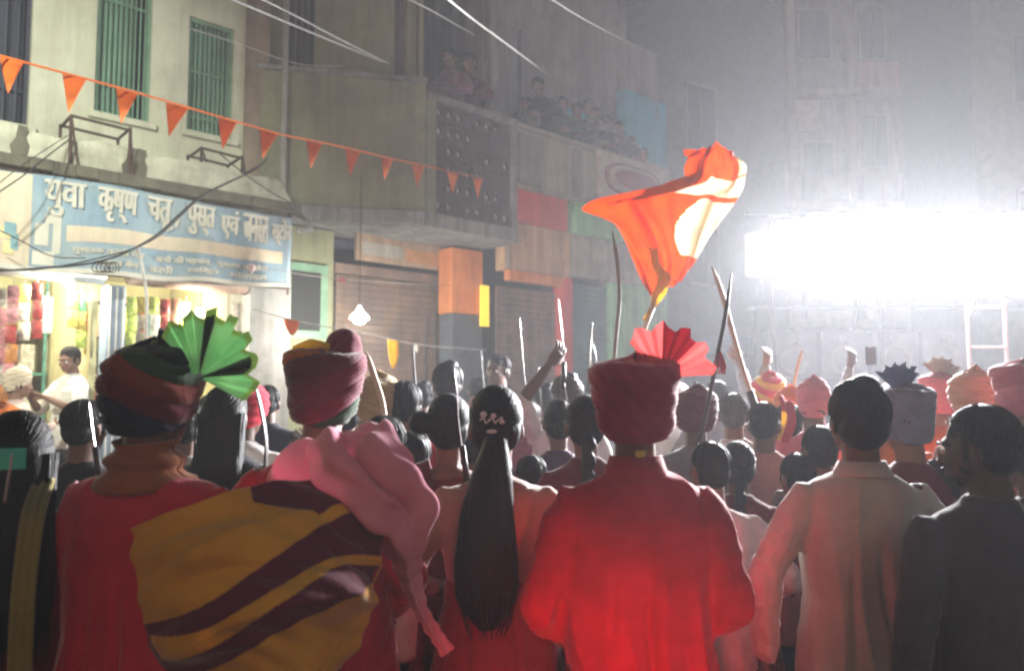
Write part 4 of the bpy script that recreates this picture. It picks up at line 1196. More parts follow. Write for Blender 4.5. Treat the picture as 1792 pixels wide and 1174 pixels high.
# ------------------------------------------------------------------ floodlight truck
def truck():
    Y = 9.2; x0 = (1306 - 896) / FPX * Y; x1 = x0 + 3.35
    t = thing('sound_truck', 'procession truck with speaker stacks and a steel frame under the floodlights', 'truck', ((x0 + x1) / 2, Y + 1.6, 0))
    CH = mat('truck_blue', (.10, .14, .24), rough=.4, bump=.05)
    g = G(); g.box(x0 + .25, x1, Y + .35, Y + 4.6, 1.0, 1.14); g.obj('truck_bed', BRNSH, t, bevel=.01)
    g = G(); g.box(x0 + .25, x0 + .31, Y + .35, Y + 4.6, 1.142, 1.55); g.obj('side_board', CH, t)
    g = G(); g.box(x1 - .06, x1, Y + .35, Y + 4.6, 1.142, 1.55); g.obj('side_board', CH, t)
    g = G(); g.box(x0 + .32, x1 - .07, Y + .35, Y + .41, 1.142, 1.50); g.obj('tail_board', CH, t)
    g = G(); g.box(x0 + .7, x1 - .4, Y + .6, Y + 6.4, .72, .98); g.obj('chassis', BLACKP, t)
    for yy in (Y + 1.3, Y + 5.7):
        for xx in (x0 + .55, x1 - .25):
            g = G(); g.tube([(xx - .14, yy, .5), (xx + .14, yy, .5)], .5, 28); w_ = g.obj('wheel', BLACKP, t, smooth=False, bevel=.03)
            g = G(); g.tube([(xx - .15, yy, .5), (xx + .15, yy, .5)], .24, 20); g.obj('rim', STEEL, w_)
    g = G(); P = [(x0 + .3, 4.75, 0.8), (x0 + .3, 6.5, .8), (x0 + .3, 6.5, 1.7), (x0 + .3, 6.2, 2.5), (x0 + .3, 4.75, 2.6)]
    vs = [(x, Y + y, z) for x, y, z in P] + [(x1, Y + y, z) for x, y, z in P]; m = 5
    g.add(vs, [tuple(range(m)), tuple(range(2 * m - 1, m - 1, -1))] + [(k, m + k, m + (k + 1) % m, (k + 1) % m) for k in range(m)]); cb = g.obj('cab', CH, t, bevel=.05)
    g = G(); g.box(x0 + .45, x1 - .15, Y + 4.73, Y + 4.749, 1.7, 2.3); g.obj('rear_window', DARKG, cb)
    # speaker stacks on the bed
    SPK = mat('speaker_grey', (.09, .10, .12), rough=.6)
    for i in range(4):
        for j in range(2):
            a = x0 + .45 + i * .62; z = 1.145 + j * .62
            s = thing('loudspeaker', '%s loudspeaker cabinet, %s from the left in the truck stack' % (('lower', 'upper')[j], ('first', 'second', 'third', 'fourth')[i]), 'speaker', (a + .29, Y + .8, z), 0, 'loudspeakers stacked on the truck')
            g = G(); g.box(a, a + .58, Y + .55, Y + 1.15, z, z + .61); g.obj('cabinet', SPK, s, bevel=.02)
            for (cx, cz, r) in ((a + .29, z + .24, .19), (a + .29, z + .50, .07)):
                g = G(); n = 24; vs = []; fs = []
                prof = [(r, -.006), (r * .93, -.02), (r * .86, -.004), (r * .3, .05), (r * .25, .03), (.001, .022)]
                for q, dy in prof:
                    for kk in range(n): th = 2 * math.pi * kk / n; vs.append((cx + q * math.cos(th), Y + .535 + dy, cz + q * math.sin(th)))
                for q in range(len(prof) - 1):
                    for kk in range(n): fs.append((q * n + kk, q * n + (kk + 1) % n, (q + 1) * n + (kk + 1) % n, (q + 1) * n + kk))
                g.add(vs, fs); g.obj('speaker_cone', mat('cone_dull', (.13, .12, .13)), s, smooth=True)
    # steel frame carrying the lamps
    fr_ = G()
    xs = [x0 + .4, (x0 + x1) / 2, x1 - .2]
    for xx in xs:
        fr_.tube([(xx, Y + .25, 1.0), (xx, Y + .25, 3.75)], .028, 8); fr_.tube([(xx, Y + .25, 3.6), (xx, Y + 1.8, 1.2)], .02, 8)
    for zz in (2.62, 3.2, 3.75): fr_.tube([(x0 + .1, Y + .25, zz), (x1, Y + .25, zz)], .025, 8)
    fr_.obj('lamp_frame', BLACKP, t)
    xa = (1697 - 896) / FPX * (Y - .3); xb = (1763 - 896) / FPX * (Y - .3); z1, z0 = 1.6 + (690 - 515) / FPX * (Y - .3), .9
    RP = mat('red_white_paint', (.55, .30, .28), rough=.5)
    L_ = thing('ladder_frame', 'pale red ladder frame hanging at the right of the sound truck', 'ladder', (xa, Y - .3, z0))
    for xx in (xa, xb): g = G(); g.tube([(xx, Y - .3, .12), (xx, Y - .3, z1)], .022, 8); g.obj('rail', RP, L_)
    for zz in (.5, .9, 1.3, 1.68, 2.12, 2.56): g = G(); g.tube([(xa, Y - .3, zz), (xb, Y - .3, zz)], .015, 8); g.obj('rung', RP, L_)
    # floodlights: two rows of square lamps
    EM = mat('flood_led', (.9, .9, .9), emit=(.98, .98, 1.0), estr=72, bump=0)
    nn = 9; wd = 3.42 / nn
    for j in range(2):
        for i in range(nn):
            cx = x0 + .02 + wd * (i + .5); cz = 2.97 + j * .50
            w2, h2 = wd * .485, .245
            if i == 0: cz, h2, w2 = 3.10 + j * .25, .12, wd * .42
            if i == 1: cz, h2 = 3.02 + j * .40, .195
            f = thing('floodlight', '%s row floodlight, %s of nine counted from the left' % (('lower', 'upper')[j], ('first', 'second', 'third', 'fourth', 'fifth', 'sixth', 'seventh', 'eighth', 'ninth')[i]), 'floodlight', (cx, Y, cz), 0, 'floodlights blazing on the truck frame')
            g = G(); g.box(cx - w2, cx + w2, Y + .02, Y + .14, cz - h2, cz + h2); g.obj('lamp_housing', WHITEP, f, bevel=.02)
            g = G(); n = 28; vs = []
            for q, dy in ((1, .012), (.93, -.012)):
                for k in range(n):
                    th = 2 * math.pi * k / n; c_, s_ = math.cos(th), math.sin(th); vs.append((cx + (w2 - .012) * q * math.copysign(abs(c_) ** (.9 if i == 0 else .5), c_), Y + dy, cz + (h2 - .012) * q * math.copysign(abs(s_) ** (.9 if i == 0 else .5), s_)))
            g.add(vs, [(k, (k + 1) % n, n + (k + 1) % n, n + k) for k in range(n)] + [tuple(range(n, 2 * n))]); g.obj('lamp_lens', EM, f, smooth=False)
            g = G(); g.tube([(cx, Y + .14, cz), (cx, Y + .25, cz)], .02, 6); g.obj('lamp_bracket', STEEL, f)
truck()
# the beam each block of floodlights throws over the crowd
for k in range(4):
    lamp('floodlight_beam', 'SPOT', (3.1 + k * .85, 9.12, 3.22), 3200, (.99, .98, 1.0), .22, target=(-.1 + k * .35, 2.4, 1.35), spot=84, blend=.8)
# ------------------------------------------------------------------ the crowd
def sheet(name, rows, m, parent=None, nu=8, nv=8, fold=None, mi=None, solid=.0015, px=True, label=None):
    """cloth surface through rows of (px, py, Y) points"""
    R = [[W(*p) for p in r] for r in rows] if px else rows
    P = spline_surface(R, nu, nv); nr, nc = len(P), len(P[0])
    if fold:
        Q = []
        for i, r in enumerate(P):
            row = []
            for j, p in enumerate(r):
                a = P[min(i + 1, nr - 1)][j] - P[max(i - 1, 0)][j]; b = P[i][min(j + 1, nc - 1)] - P[i][max(j - 1, 0)]
                n = np.cross(a, b); n = n / (np.linalg.norm(n) + 1e-9); row.append(p + n * fold(j / (nc - 1), i / (nr - 1)))
            Q.append(row)
        P = Q
    g = G(); g.grid([[tuple(float(c) for c in p) for p in r] for r in P], (lambda i, j: mi((j + .5) / (nc - 1), (i + .5) / (nr - 1))) if mi else None)
    o = g.obj(name, m, parent, smooth=True)
    md = o.modifiers.new('t', 'SOLIDIFY'); md.thickness = solid
    if label: o['label'] = label
    return o
K = cloth
RED = K('red_kurta_cotton', (.50, .022, .045), color2=(.36, .015, .03), sheen=.25)
RED2 = K('crimson_cotton', (.54, .03, .05), color2=(.44, .022, .04))
MARO = K('maroon_turban_cloth', (.20, .018, .040), color2=(.14, .012, .03), crease=.08)
MARO2 = K('deep_maroon_cloth', (.13, .018, .035))
PINK = K('pink_cloth', (.84, .36, .46), color2=(.76, .30, .40), transl=.25)
MUST = K('mustard_cloth', (.80, .42, .05), color2=(.70, .34, .04), transl=.2)
PLUM = K('plum_cloth', (.15, .020, .045), transl=.1)
ORNC = K('orange_cloth', (.62, .17, .03), transl=.3)
YELC = K('yellow_cloth', (.82, .55, .08), transl=.45)
BRN = K('brown_orange_scarf', (.30, .09, .03))
DGRN = K('dark_green_cloth', (.035, .07, .035))
NVY = K('dark_navy_cloth', (.02, .02, .04))
RBRN = K('rust_cloth', (.22, .045, .03))
BLK = K('black_cloth', (.015, .015, .02))
TAUP = K('taupe_cotton', (.50, .46, .42), color2=(.43, .39, .36))
WHT = K('white_cotton', (.68, .67, .64))
GRY = K('grey_cotton', (.22, .22, .24))
DBLU = K('dark_blue_cotton', (.06, .06, .075))
SALM = K('salmon_cotton', (.45, .20, .17))
BEIG = K('beige_blouse', (.30, .20, .13))
GRNF = K('green_fan_cloth', (.46, .68, .42), color2=(.30, .55, .30), transl=.5, rough=.5)
LGRN = K('pale_green_edge', (.45, .60, .25), transl=.4)
PKF = K('pink_fan_cloth', (.85, .34, .33), color2=(.75, .26, .26), transl=.6)
TROU = K('dark_trousers', (.03, .03, .035))
PINKT = K('pink_turban_cloth', (.55, .18, .22))
OLV = K('olive_dupatta', (.30, .24, .08), transl=.15)

# --- G: the man in red, centre
g_ = person('man in a bright red kurta and maroon turban with a pink pleated fan, centre right', 1108, 2.15, 622, shirt=RED, shirt_kind='kurta', legsm=TROU,
            aL='wide', aR='wide', b=1.04, turban=[K('crimson_turban_cloth', (.36, .035, .08), color2=(.28, .025, .06), crease=.08)], tstyle='tall', twide=1.06, seed=2, near=True, collar=RED, stand=.045, amp=.017, nod=2, hair='crop', legs=1,
            fan=dict(grp=6, cols=[PKF, K('crimson_fan_cloth', (.45, .06, .10), transl=.5), PKF], base=Vector((.075, -.01, 1.690)), R=.140, spread=130, rot=22, n=9, seed=4, depth=.008))
g = G(); g.box(-.012, .012, -.100, -.092, 1.478, 1.496); o = g.obj('collar_badge', mat('gold_badge', (.6, .40, .08), metal=.6, rough=.4, bump=.2), g_, local=True, bevel=.002)

# --- A: turbaned man, far left foreground
a_ = person('man in a red kurta with dark striped turban and green pleated fan, left foreground', 270, 1.95, 592, face=-12, shirt=RED2, shirt_kind='kurta', legsm=TROU,
            aL='down', aR='down', b=1.12, turban=[NVY, MARO2, RBRN, DGRN, BLK], tstyle='round', twide=.98, seed=1, near=True, collar=None, amp=.008, hair='crop', tilt=3, legs=-1,
            fan=dict(cols=[GRNF, GRNF, GRNF, DGRN, LGRN], base=Vector((.135, -.03, 1.66)), R=.158, spread=170, rot=24, n=14, seed=2, depth=.010, grp=3))
# scarf wound round his neck
def neck_scarf(t, m, z0=1.40, z1=1.50, r=.098, seed=0):
    g = G(); n = 48; P = []
    for i in range(15):
        v = i / 14; row = []
        for k in range(n + 1):
            th = 2 * math.pi * k / n
            rr = r * (1.25 - .45 * v) + .010 * math.sin(v * 14 + 1.5 * math.sin(th + seed)) + .010 * (v < .1)
            row.append((rr * math.cos(th), -.022 + rr * .92 * math.sin(th), z0 + (z1 - z0) * v + .012 * math.sin(th * 1 + seed)))
        P.append(row)
    g.grid(P); return g.obj('scarf', m, t, smooth=True, solid=.004, local=True)
neck_scarf(a_, BRN, 1.395, 1.505, .086)

# --- B: man with maroon turban, pink scarf and striped shawl
b_ = person('man in a maroon turban, pink scarf and yellow and plum striped shawl', 566, 2.35, 604, face=6, shirt=RED2, shirt_kind='kurta', legsm=TROU,
            aL='bent', aR='wide', b=1.05, turban=[MARO, MARO, MARO2, ORNC, DGRN], tstyle='tall', twide=1.02, seed=5, near=True, amp=.008, hair='crop', tilt=2)
g = G(); g.ell((.055, .0, 1.755), (.050, .055, .050)); g.ell((.075, -.02, 1.72), (.045, .06, .06))
link_mesh('turban_knot', remesh(g, .006, 3, .5, disp=lambda co, nr: .005 * snoise(co, 70, 3)), MARO, b_)
g = G(); g.capsule([(-.075, -.03, 1.738), (-.03, -.04, 1.752), (.02, -.03, 1.745)], [.010, .016, .010], 10); g.obj('turban_band', YELC, b_, smooth=True, local=True)
wv = lambda a, u, v, k, ph=0: a * math.sin(u * k + 2.2 * math.sin(v * 2.6 + ph) + ph)
pk = [[(528, 782, 2.20), (560, 762, 2.10), (600, 752, 2.08), (640, 750, 2.18)], [(486, 812, 2.16), (540, 782, 2.04), (610, 768, 2.02), (672, 758, 2.16)], [(494, 858, 2.14), (552, 834, 1.98), (632, 790, 1.94), (696, 768, 2.14)],
      [(530, 888, 2.1), (612, 872, 1.93), (690, 850, 1.93), (722, 812, 2.12)], [(622, 912, 2.1), (676, 916, 1.97), (728, 892, 1.97), (744, 862, 2.1)],
      [(672, 950, 2.1), (704, 958, 2.0), (732, 950, 2.0), (745, 918, 2.1)], [(700, 1010, 2.1), (714, 1014, 2.05), (728, 1006, 2.05), (738, 992, 2.1)],
      [(726, 1066, 2.1), (732, 1066, 2.08), (740, 1060, 2.08), (746, 1054, 2.1)], [(752, 1108, 2.1), (757, 1110, 2.09), (764, 1104, 2.09), (770, 1098, 2.1)], [(776, 1146, 2.1), (781, 1144, 2.09), (787, 1140, 2.09), (795, 1132, 2.1)]]
sheet('scarf', pk, PINK, b_, 16, 12, lambda u, v: (wv(.032, u, v, 15) + wv(.016, u, v, 31, 1.3) + .008 * math.sin(v * 45 + u * 7)) * (min(1, .25 + v * 5) if v < .42 else max(.12, 1 - (v - .42) * 4.5)) + .004 * math.sin(v * 110) * (v > .6) * (1 - .5 * v), label='billowing pink scarf trailing over the shoulder')
sh_rows = [[(222, 930, 1.86), (325, 890, 1.80), (440, 842, 1.86), (560, 845, 2.0), (655, 915, 2.06)], [(232, 985, 1.84), (335, 962, 1.72), (452, 930, 1.74), (575, 912, 1.86), (670, 948, 1.98)],
           [(244, 1050, 1.84), (345, 1042, 1.70), (462, 1012, 1.70), (588, 985, 1.80), (668, 1008, 1.95)], [(262, 1112, 1.84), (352, 1125, 1.70), (466, 1102, 1.68), (584, 1068, 1.78), (652, 1060, 1.93)],
           [(285, 1178, 1.84), (366, 1200, 1.72), (472, 1190, 1.70), (574, 1160, 1.78), (630, 1130, 1.9)], [(312, 1290, 1.86), (384, 1300, 1.76), (474, 1300, 1.74), (560, 1280, 1.8), (604, 1230, 1.9)],
           [(340, 1420, 1.9), (400, 1430, 1.82), (470, 1430, 1.8), (545, 1410, 1.84), (590, 1360, 1.9)]]
def shawl_mi(u, v):
    w_ = v * 6 / 5
    b1 = .555 - .34 * u + .03 * math.sin(u * 5); h1 = .028 + .075 * u
    b2 = .735 - .30 * u + .04 * math.sin(u * 4 + 1); h2 = .06
    if abs(w_ - b1) < h1 or abs(w_ - b2) < h2: return 1
    if w_ > .9 and abs(w_ - .98 + .1 * u) < .05: return 1
    if u > .5 and w_ < .17 - abs(u - .72) * .5: return 1
    if u < .2 and w_ > .5 and u * 1.4 + .0 < (w_ - .5) * .6: return 1
    return 0
sheet('shawl', sh_rows, [MUST, PLUM], b_, 56, 40, lambda u, v: (wv(.016, v, u, 13, .4) + wv(.007, v, u, 31, 2) + .004 * math.sin(v * 60 + 8 * math.sin(u * 5))) * min(1, u * 5 + .1) + .010 * math.sin(u * 9 + v * 3) + .020 * (1 - 2 * abs(math.sin((v * 1.2 + .34 * u) * 8.5 + .6 * math.sin(u * 5)))) * min(1, u * 4) * min(1, (1 - u) * 5), shawl_mi, label='mustard yellow shawl with wavy plum bands')
sheet('shawl_edge_highlight', [[(520, 1215, 1.72), (560, 1180, 1.74)], [(600, 1120, 1.80), (625, 1080, 1.82)], [(645, 1040, 1.86), (668, 985, 1.9)]], YELC, b_, 8, 10)  # yellow strip imitates the highlight along the shawl's lit edge

# --- C: woman at the left edge
c_ = person('woman with black hair and a teal hair clip, cut by the left edge', 34, 1.95, 715, kind='woman', face=28, shirt=K('dark_red_kurta', (.16, .02, .025)), shirt_kind='kurta', legsm=MARO2, hair='loose', seed=3, near=True, strands=True)
tc_ = mat('teal_clip', (.08, .55, .45), rough=.35, bump=0)
g = G(); n = 10
for i in range(n):
    a0, a1 = (i / n - .5) * .9 - .2, ((i + 1) / n - .5) * .9 - .2; q = []
    for a in (a0, a1):
        for rr in (.130, .140): q.append((rr * math.sin(a) * .82, -.018 - rr * math.cos(a), rr))
    P4 = [(q[0][0], q[0][1]), (q[1][0], q[1][1]), (q[3][0], q[3][1]), (q[2][0], q[2][1])]
    z0_, z1_ = 1.568, 1.618; g.hexa([(x, y, z0_) for x, y in P4] + [(x, y, z1_) for x, y in P4])
g.obj('hair_clip', tc_, c_, local=True)
sheet('dupatta', [[(62, 835, 1.92), (96, 838, 1.92)], [(38, 900, 1.78), (78, 905, 1.78)], [(24, 1000, 1.74), (64, 1005, 1.74)], [(16, 1100, 1.74), (58, 1100, 1.74)], [(12, 1230, 1.76), (54, 1230, 1.76)]], OLV, c_, 10, 10, lambda u, v: .006 * math.sin(u * 16))

# --- H, I, J: right foreground
person('bareheaded man in a taupe long shirt, between the red kurta and the bearded profile', 1498, 2.42, 664, shirt=TAUP, shirt_kind='kurta', sleeve='full', legsm=TROU, aL='easy', aR='easy', b=.98, hair='thick', seed=7, near=True,
       collar=TAUP, amp=.013, strands=True, legs=1, skin=SKIN2)
i_ = person('dark haired bearded man in a navy shirt seen in profile at the right edge', 1718, 2.12, 704, face=0, yaw=48, shirt=DBLU, shirt_kind='shirt', legsm=TROU, aL='down', aR='bent', hair='short', seed=8, near=True, b=.90, eyes=True, strands=True, skin=mat('skin_deep', (.065, .036, .026), rough=.55, var=.06, scale=14, bump=.06, bscale=120), nod=-4)
g = G(); g.ell((0, .046, 1.508), (.047, .043, .036)); g.ell((0, .02, 1.53), (.066, .055, .03)); g.ell((0, .095, 1.531), (.026, .010, .005))
o = link_mesh('beard', remesh(g, .006, 2, .5, disp=lambda co, nr: .002 * snoise(co, 200, 4), tf=head_tf(48, 0, -4)), HAIR, i_)
j_ = person('man in a maroon shirt and dark fanned turban behind the taupe shirt', 1584, 3.0, 672, shirt=MARO2, shirt_kind='shirt', legsm=TROU, aL='bent', aR='down', turban=[K('slate_turban', (.16, .17, .24))], tstyle='tall', twide=.88, seed=9, near=False, hair='crop',
            fan=dict(cols=[K('slate_fan', (.20, .22, .30), transl=.3)], base=Vector((-.02, 0, 1.70)), R=.13, spread=90, rot=-5, n=9))
# --- women in the middle
def pallu(t, m, side=-1):
    s = side
    rows = [[(s * .02, .115, 1.18), (s * .10, .12, 1.2)], [(s * .07, .085, 1.395), (s * .15, .085, 1.38)], [(s * .075, -.03, 1.455), (s * .165, -.03, 1.425)], [(s * .05, -.125, 1.36), (s * .15, -.12, 1.34)],
            [(s * .01, -.150, 1.2), (s * .12, -.145, 1.18)], [(-s * .05, -.155, 1.02), (s * .09, -.15, 1.0)], [(-s * .06, -.19, .75), (s * .10, -.185, .74)]]
    P = [[np.array(p, 'f') for p in r] for r in rows]
    q = spline_surface(P, 10, 8); g = G()
    g.grid([[(float(p[0]), float(p[1]) - .006 * math.sin(j * 1.3), float(p[2])) for j, p in enumerate(r)] for r in q])
    g.obj('saree_end', m, t, smooth=True, solid=.003, local=True)
SAR = K('maroon_saree', (.17, .03, .04), color2=(.12, .02, .03)); SAR2 = K('rust_saree', (.20, .07, .045))
e_ = person('woman with a side bun in a dark maroon saree, left of the long ponytail', 786, 2.95, 687, kind='woman', shirt=SAR, shirt_kind='blouse', sleeve='half', legsm=SAR2, hair='bun', seed=11, near=True, strands=True, aL='bent', aR='bent')
pallu(e_, SAR)
f_ = person('woman with a very long black ponytail and a silver hair clip, centre', 868, 2.42, 672, kind='woman', shirt=BEIG, shirt_kind='blouse', sleeve='half', legsm=SAR, hair='pony', seed=12, near=True, strands=True, aL='bent', aR='bent', b=1.05)
SILV = mat('silver_clip', (.7, .7, .7), metal=.0, rough=.3, bump=.1)
g = G(); rs = random.Random(2)
pts = [(-.045 + .009 * i, -.122 - .004 * math.sin(i), 1.605 + .010 * math.sin(i * 2.1)) for i in range(9)]
g.tube(pts, .0035, 6); g.ell((-.035, -.122, 1.622), (.010, .006, .010)); g.ell((-.005, -.125, 1.618), (.009, .006, .008)); g.ell((.02, -.123, 1.600), (.008, .005, .006)); g.ell((-.01, -.140, 1.572), (.016, .006, .006))
g.obj('hair_clip', SILV, f_, smooth=True, local=True)

# --- mid-distance and far people: (label, px, Y, top, options)
HZ = [
 ('bearded shop customer in a dark shirt behind the teal hair clip woman', 150, 3.3, 696, dict(shirt=BLK, hair='short', seed=21)),
 ('woman in a black headscarf between the two left turbans', 398, 3.1, 672, dict(kind='woman', shirt=BLK, shirt_kind='kurta', hair='loose', seed=22)),
 ('man in a white shirt behind the green fan turban', 330, 3.6, 700, dict(shirt=WHT, hair='short', seed=23, aR='bent')),
 ('person in a red turban beside the dark curved stick', 432, 4.0, 672, dict(shirt=WHT, turban=[RED], tstyle='round', hair='crop', seed=24, aR='fist')),
 ('child with a black topknot and a white sleeve, by the pink scarf', 672, 2.9, 724, dict(shirt=WHT, hair='short', seed=25)),
 ('man in a pale golden turban holding a long white stick', 662, 3.9, 655, dict(shirt=GRY, turban=[K('gold_turban', (.45, .33, .16))], tstyle='round', hair='crop', seed=26)),
 ('dark haired man with a red collar left of the bun woman', 708, 3.9, 664, dict(shirt=RED, hair='short', seed=27)),
 ('tall dark haired man seen hazily above the bun woman', 783, 4.9, 634, dict(shirt=GRY, hair='thick', seed=28)),
 ('woman with a silver hair slide between ponytail and red kurta', 976, 4.0, 697, dict(kind='woman', shirt=K('violet_kurta', (.10, .05, .10)), shirt_kind='kurta', hair='lowbun', seed=29)),
 ('grey haired man with one arm raised high', 990, 4.6, 655, dict(shirt=WHT, hair='thick', hairm=HAIRG, seed=30, aL=(W(962, 640, 4.4),), sleeve='half')),
 ('woman with a dark braid tucked behind the man in red', 1024, 3.2, 690, dict(kind='woman', shirt=MARO2, shirt_kind='kurta', hair='braid', seed=31)),
 ('hazy bystander facing the camera before the brown shutter', 872, 6.6, 618, dict(face=170, shirt=SALM, hair='short', eyes=True, seed=32)),
 ('small boy in a pale shirt right of the man in red', 1241, 2.9, 768, dict(shirt=K('pale_pink_shirt', (.50, .36, .36)), hair='crop', seed=33)),
 ('man in a dark flat turban just behind the pink fan', 1216, 3.9, 676, dict(shirt=GRY, turban=[MARO2], tstyle='round', hair='crop', seed=34)),
 ('bareheaded man with light grey rim lit hair', 1282, 4.4, 686, dict(shirt=TAUP, hair='short', hairm=HAIRG, seed=35, aR='fist')),
 ('man in a salmon shirt, right of the small boy', 1336, 3.9, 700, dict(shirt=SALM, shirt_kind='kurta', hair='crop', seed=36, amp=.009)),
 ('person with a red and yellow shoulder cloth behind the salmon shirt', 1378, 4.6, 704, dict(shirt=RED, hair='short', seed=37)),
 ('man in a pink turban with rounded top, left of the taupe shirted man', 1421, 4.5, 660, dict(shirt=K('rose_kurta', (.45, .12, .16)), shirt_kind='kurta', turban=[PINKT], tstyle='round', twide=.8, hair='crop', seed=38)),
 ('short grey clad person peeping left of the taupe shirted man', 1432, 3.4, 742, dict(shirt=GRY, hair='short', seed=39)),
 ('person with a red and yellow turban far behind', 1344, 5.6, 652, dict(shirt=GRY, turban=[RED, YELC], tstyle='round', hair='crop', seed=40)),
 ('man with one arm stretched straight up, left of the taupe shirt', 1400, 5.8, 672, dict(shirt=GRY, hair='short', aL='up', seed=41)),
 ('man lifting a phone high behind the taupe shirted man', 1548, 6.0, 672, dict(shirt=GRY, hair='short', aL='up', seed=42)),
 ('person in a pink turban with a white fan and golden robe', 1640, 4.5, 652, dict(shirt=ORNC, shirt_kind='kurta', turban=[PINKT], tstyle='tall', twide=.9, hair='crop', seed=43, fan=dict(cols=[WHT, WHT], base=Vector((.02, 0, 1.71)), R=.13, spread=130, rot=10, n=9))),
 ('man in a broad peach turban before the floodlit truck', 1704, 3.7, 645, dict(shirt=K('peach_shirt', (.50, .30, .20)), turban=[K('peach_turban', (.55, .28, .16))], tstyle='round', twide=1.0, hair='crop', seed=44)),
 ('man in a rose turban cut by the right edge', 1786, 3.3, 632, dict(shirt=K('rose_shirt', (.45, .14, .16)), turban=[PINKT, K('rose_turban', (.45, .12, .15))], tstyle='tall', hair='crop', seed=45)),
 ('dark headed man cut by the right edge below the rose turban', 1800, 2.6, 742, dict(shirt=DBLU, hair='short', seed=46)),
 ('woman in a yellow headscarf behind the golden robe', 1612, 5.2, 690, dict(kind='woman', shirt=YELC, shirt_kind='kurta', hair='loose', seed=47)),
 ('far man in a pale turban under the raised flag', 1180, 6.2, 668, dict(shirt=WHT, turban=[WHT], tstyle='round', hair='crop', seed=48, aL='upmid')),
 ('far bareheaded man left of the dark tasselled pole', 1252, 6.0, 664, dict(shirt=GRY, hair='short', seed=49, aR='up')),
 ('far man in a grey shirt with arms raised near the truck', 1490, 6.8, 668, dict(shirt=GRY, hair='short', seed=50, aR='upmid')),
 ('far man beside the left corner of the truck', 1316, 7.4, 672, dict(shirt=WHT, hair='short', seed=51)),
 ('far turbaned man in orange close to the truck tail', 1570, 7.2, 660, dict(shirt=ORNC, turban=[ORNC], tstyle='round', hair='crop', seed=52)),
 ('far woman in pink close to the truck tail', 1440, 7.4, 684, dict(kind='woman', shirt=PINK, shirt_kind='kurta', hair='braid', seed=53)),
 ('far man in white by the truck ladder', 1660, 7.2, 664, dict(shirt=WHT, hair='short', seed=54)),
 ('far man before the teal shutter', 1060, 7.0, 664, dict(shirt=GRY, hair='short', seed=55, aR='fist')),
 ('far man before the red door post', 1000, 8.0, 668, dict(shirt=SALM, hair='short', seed=56)),
 ('far man before the orange pillar', 835, 7.6, 660, dict(shirt=GRY, hair='short', seed=57, aL='fist')),
 ('far man before the brown shutter with a fist raised', 740, 6.6, 668, dict(shirt=BLK, hair='thick', seed=58, aR='fist')),
 ('far woman in maroon beside the pale golden turban', 640, 5.6, 684, dict(kind='woman', shirt=SAR, shirt_kind='kurta', hair='lowbun', seed=59)),
 ('far man in a checked dark shirt behind the red turban', 470, 5.4, 672, dict(shirt=NVY, hair='short', seed=60)),
 ('far man between the ponytail and the raised arm', 925, 5.6, 700, dict(shirt=MARO2, hair='short', seed=61)),
 ('woman in a dark saree low between bun and ponytail', 828, 3.9, 740, dict(kind='woman', shirt=SAR2, shirt_kind='kurta', hair='bun', seed=62)),
 ('boy in a green shirt low beside the ponytail', 930, 3.4, 792, dict(shirt=DGRN, hair='crop', seed=63)),
 ('man in a black shirt behind the white shirted man on the left', 372, 4.8, 690, dict(shirt=BLK, hair='thick', seed=64)),
 ('man in a rose shirt between salmon shirt and taupe shirt', 1392, 3.3, 790, dict(shirt=K('dull_rose_shirt', (.34, .12, .14)), hair='short', seed=65)),
 ('person in dark clothes low at the right of the taupe shirt', 1640, 3.0, 800, dict(shirt=K('dusty_orange', (.40, .20, .10)), hair='short', seed=66)),
 ('man in a grey shirt walking close before the sound truck', 1745, 6.0, 680, dict(shirt=GRY, hair='short', seed=67)),
 ('far man in an orange turban left of the rounded pink turban', 1380, 5.0, 676, dict(shirt=RED, turban=[ORNC], tstyle='round', twide=.85, hair='crop', seed=74)),
 ('bareheaded man with a fist raised behind the maroon shirted man', 1556, 4.2, 690, dict(shirt=ORNC, hair='thick', seed=75, aL='fist')),
 ('woman in an orange headscarf beside the golden robe', 1662, 4.9, 706, dict(kind='woman', shirt=ORNC, shirt_kind='kurta', hair='loose', hairm=ORNC, seed=76)),
 ('man in a red shirt low between peach and rose turbans', 1752, 3.9, 700, dict(shirt=RED, hair='short', seed=77)),
 ('dark haired woman low between small boy and salmon shirt', 1290, 3.3, 770, dict(kind='woman', shirt=SAR, shirt_kind='kurta', hair='braid', seed=78)),
 ('far man in black half hidden by the maroon knotted turban', 606, 4.6, 690, dict(shirt=BLK, hair='thick', seed=79)),
 ('far man with bushy hair over the hair slide woman', 956, 6.2, 672, dict(shirt=GRY, hair='thick', seed=80)),
 ('man in maroon low between bun woman and pink scarf', 722, 3.3, 752, dict(shirt=MARO2, hair='short', seed=81)),
 ('girl with a plait by the far pavement', 560, 6.4, 700, dict(kind='woman', shirt=PINK, shirt_kind='kurta', hair='braid', seed=68)),
]
rs = random.Random(99)
ARMK = ['down', 'bent', 'bent', 'down']
for lb, px_, Y_, top_, kw in HZ:
    k2 = dict(shirt_kind='shirt', legsm=TROU, group=None, skin=SKIN if kw['seed'] % 2 else SKIN2, yaw=rs.choice([0, 0, 18, -18, 8]), face=rs.choice([-12, 0, 0, 8]),
              aL=ARMK[kw['seed'] % 4], aR=ARMK[(kw['seed'] + 1) % 4], strands=Y_ < 5 and not kw.get('turban'))
    k2.update(kw); sd = k2.pop('seed')
    if 48 <= sd < 74: k2['yaw'] = 0
    person(lb, px_, Y_, top_, seed=sd % 4 if not kw.get('turban') else sd, **k2)
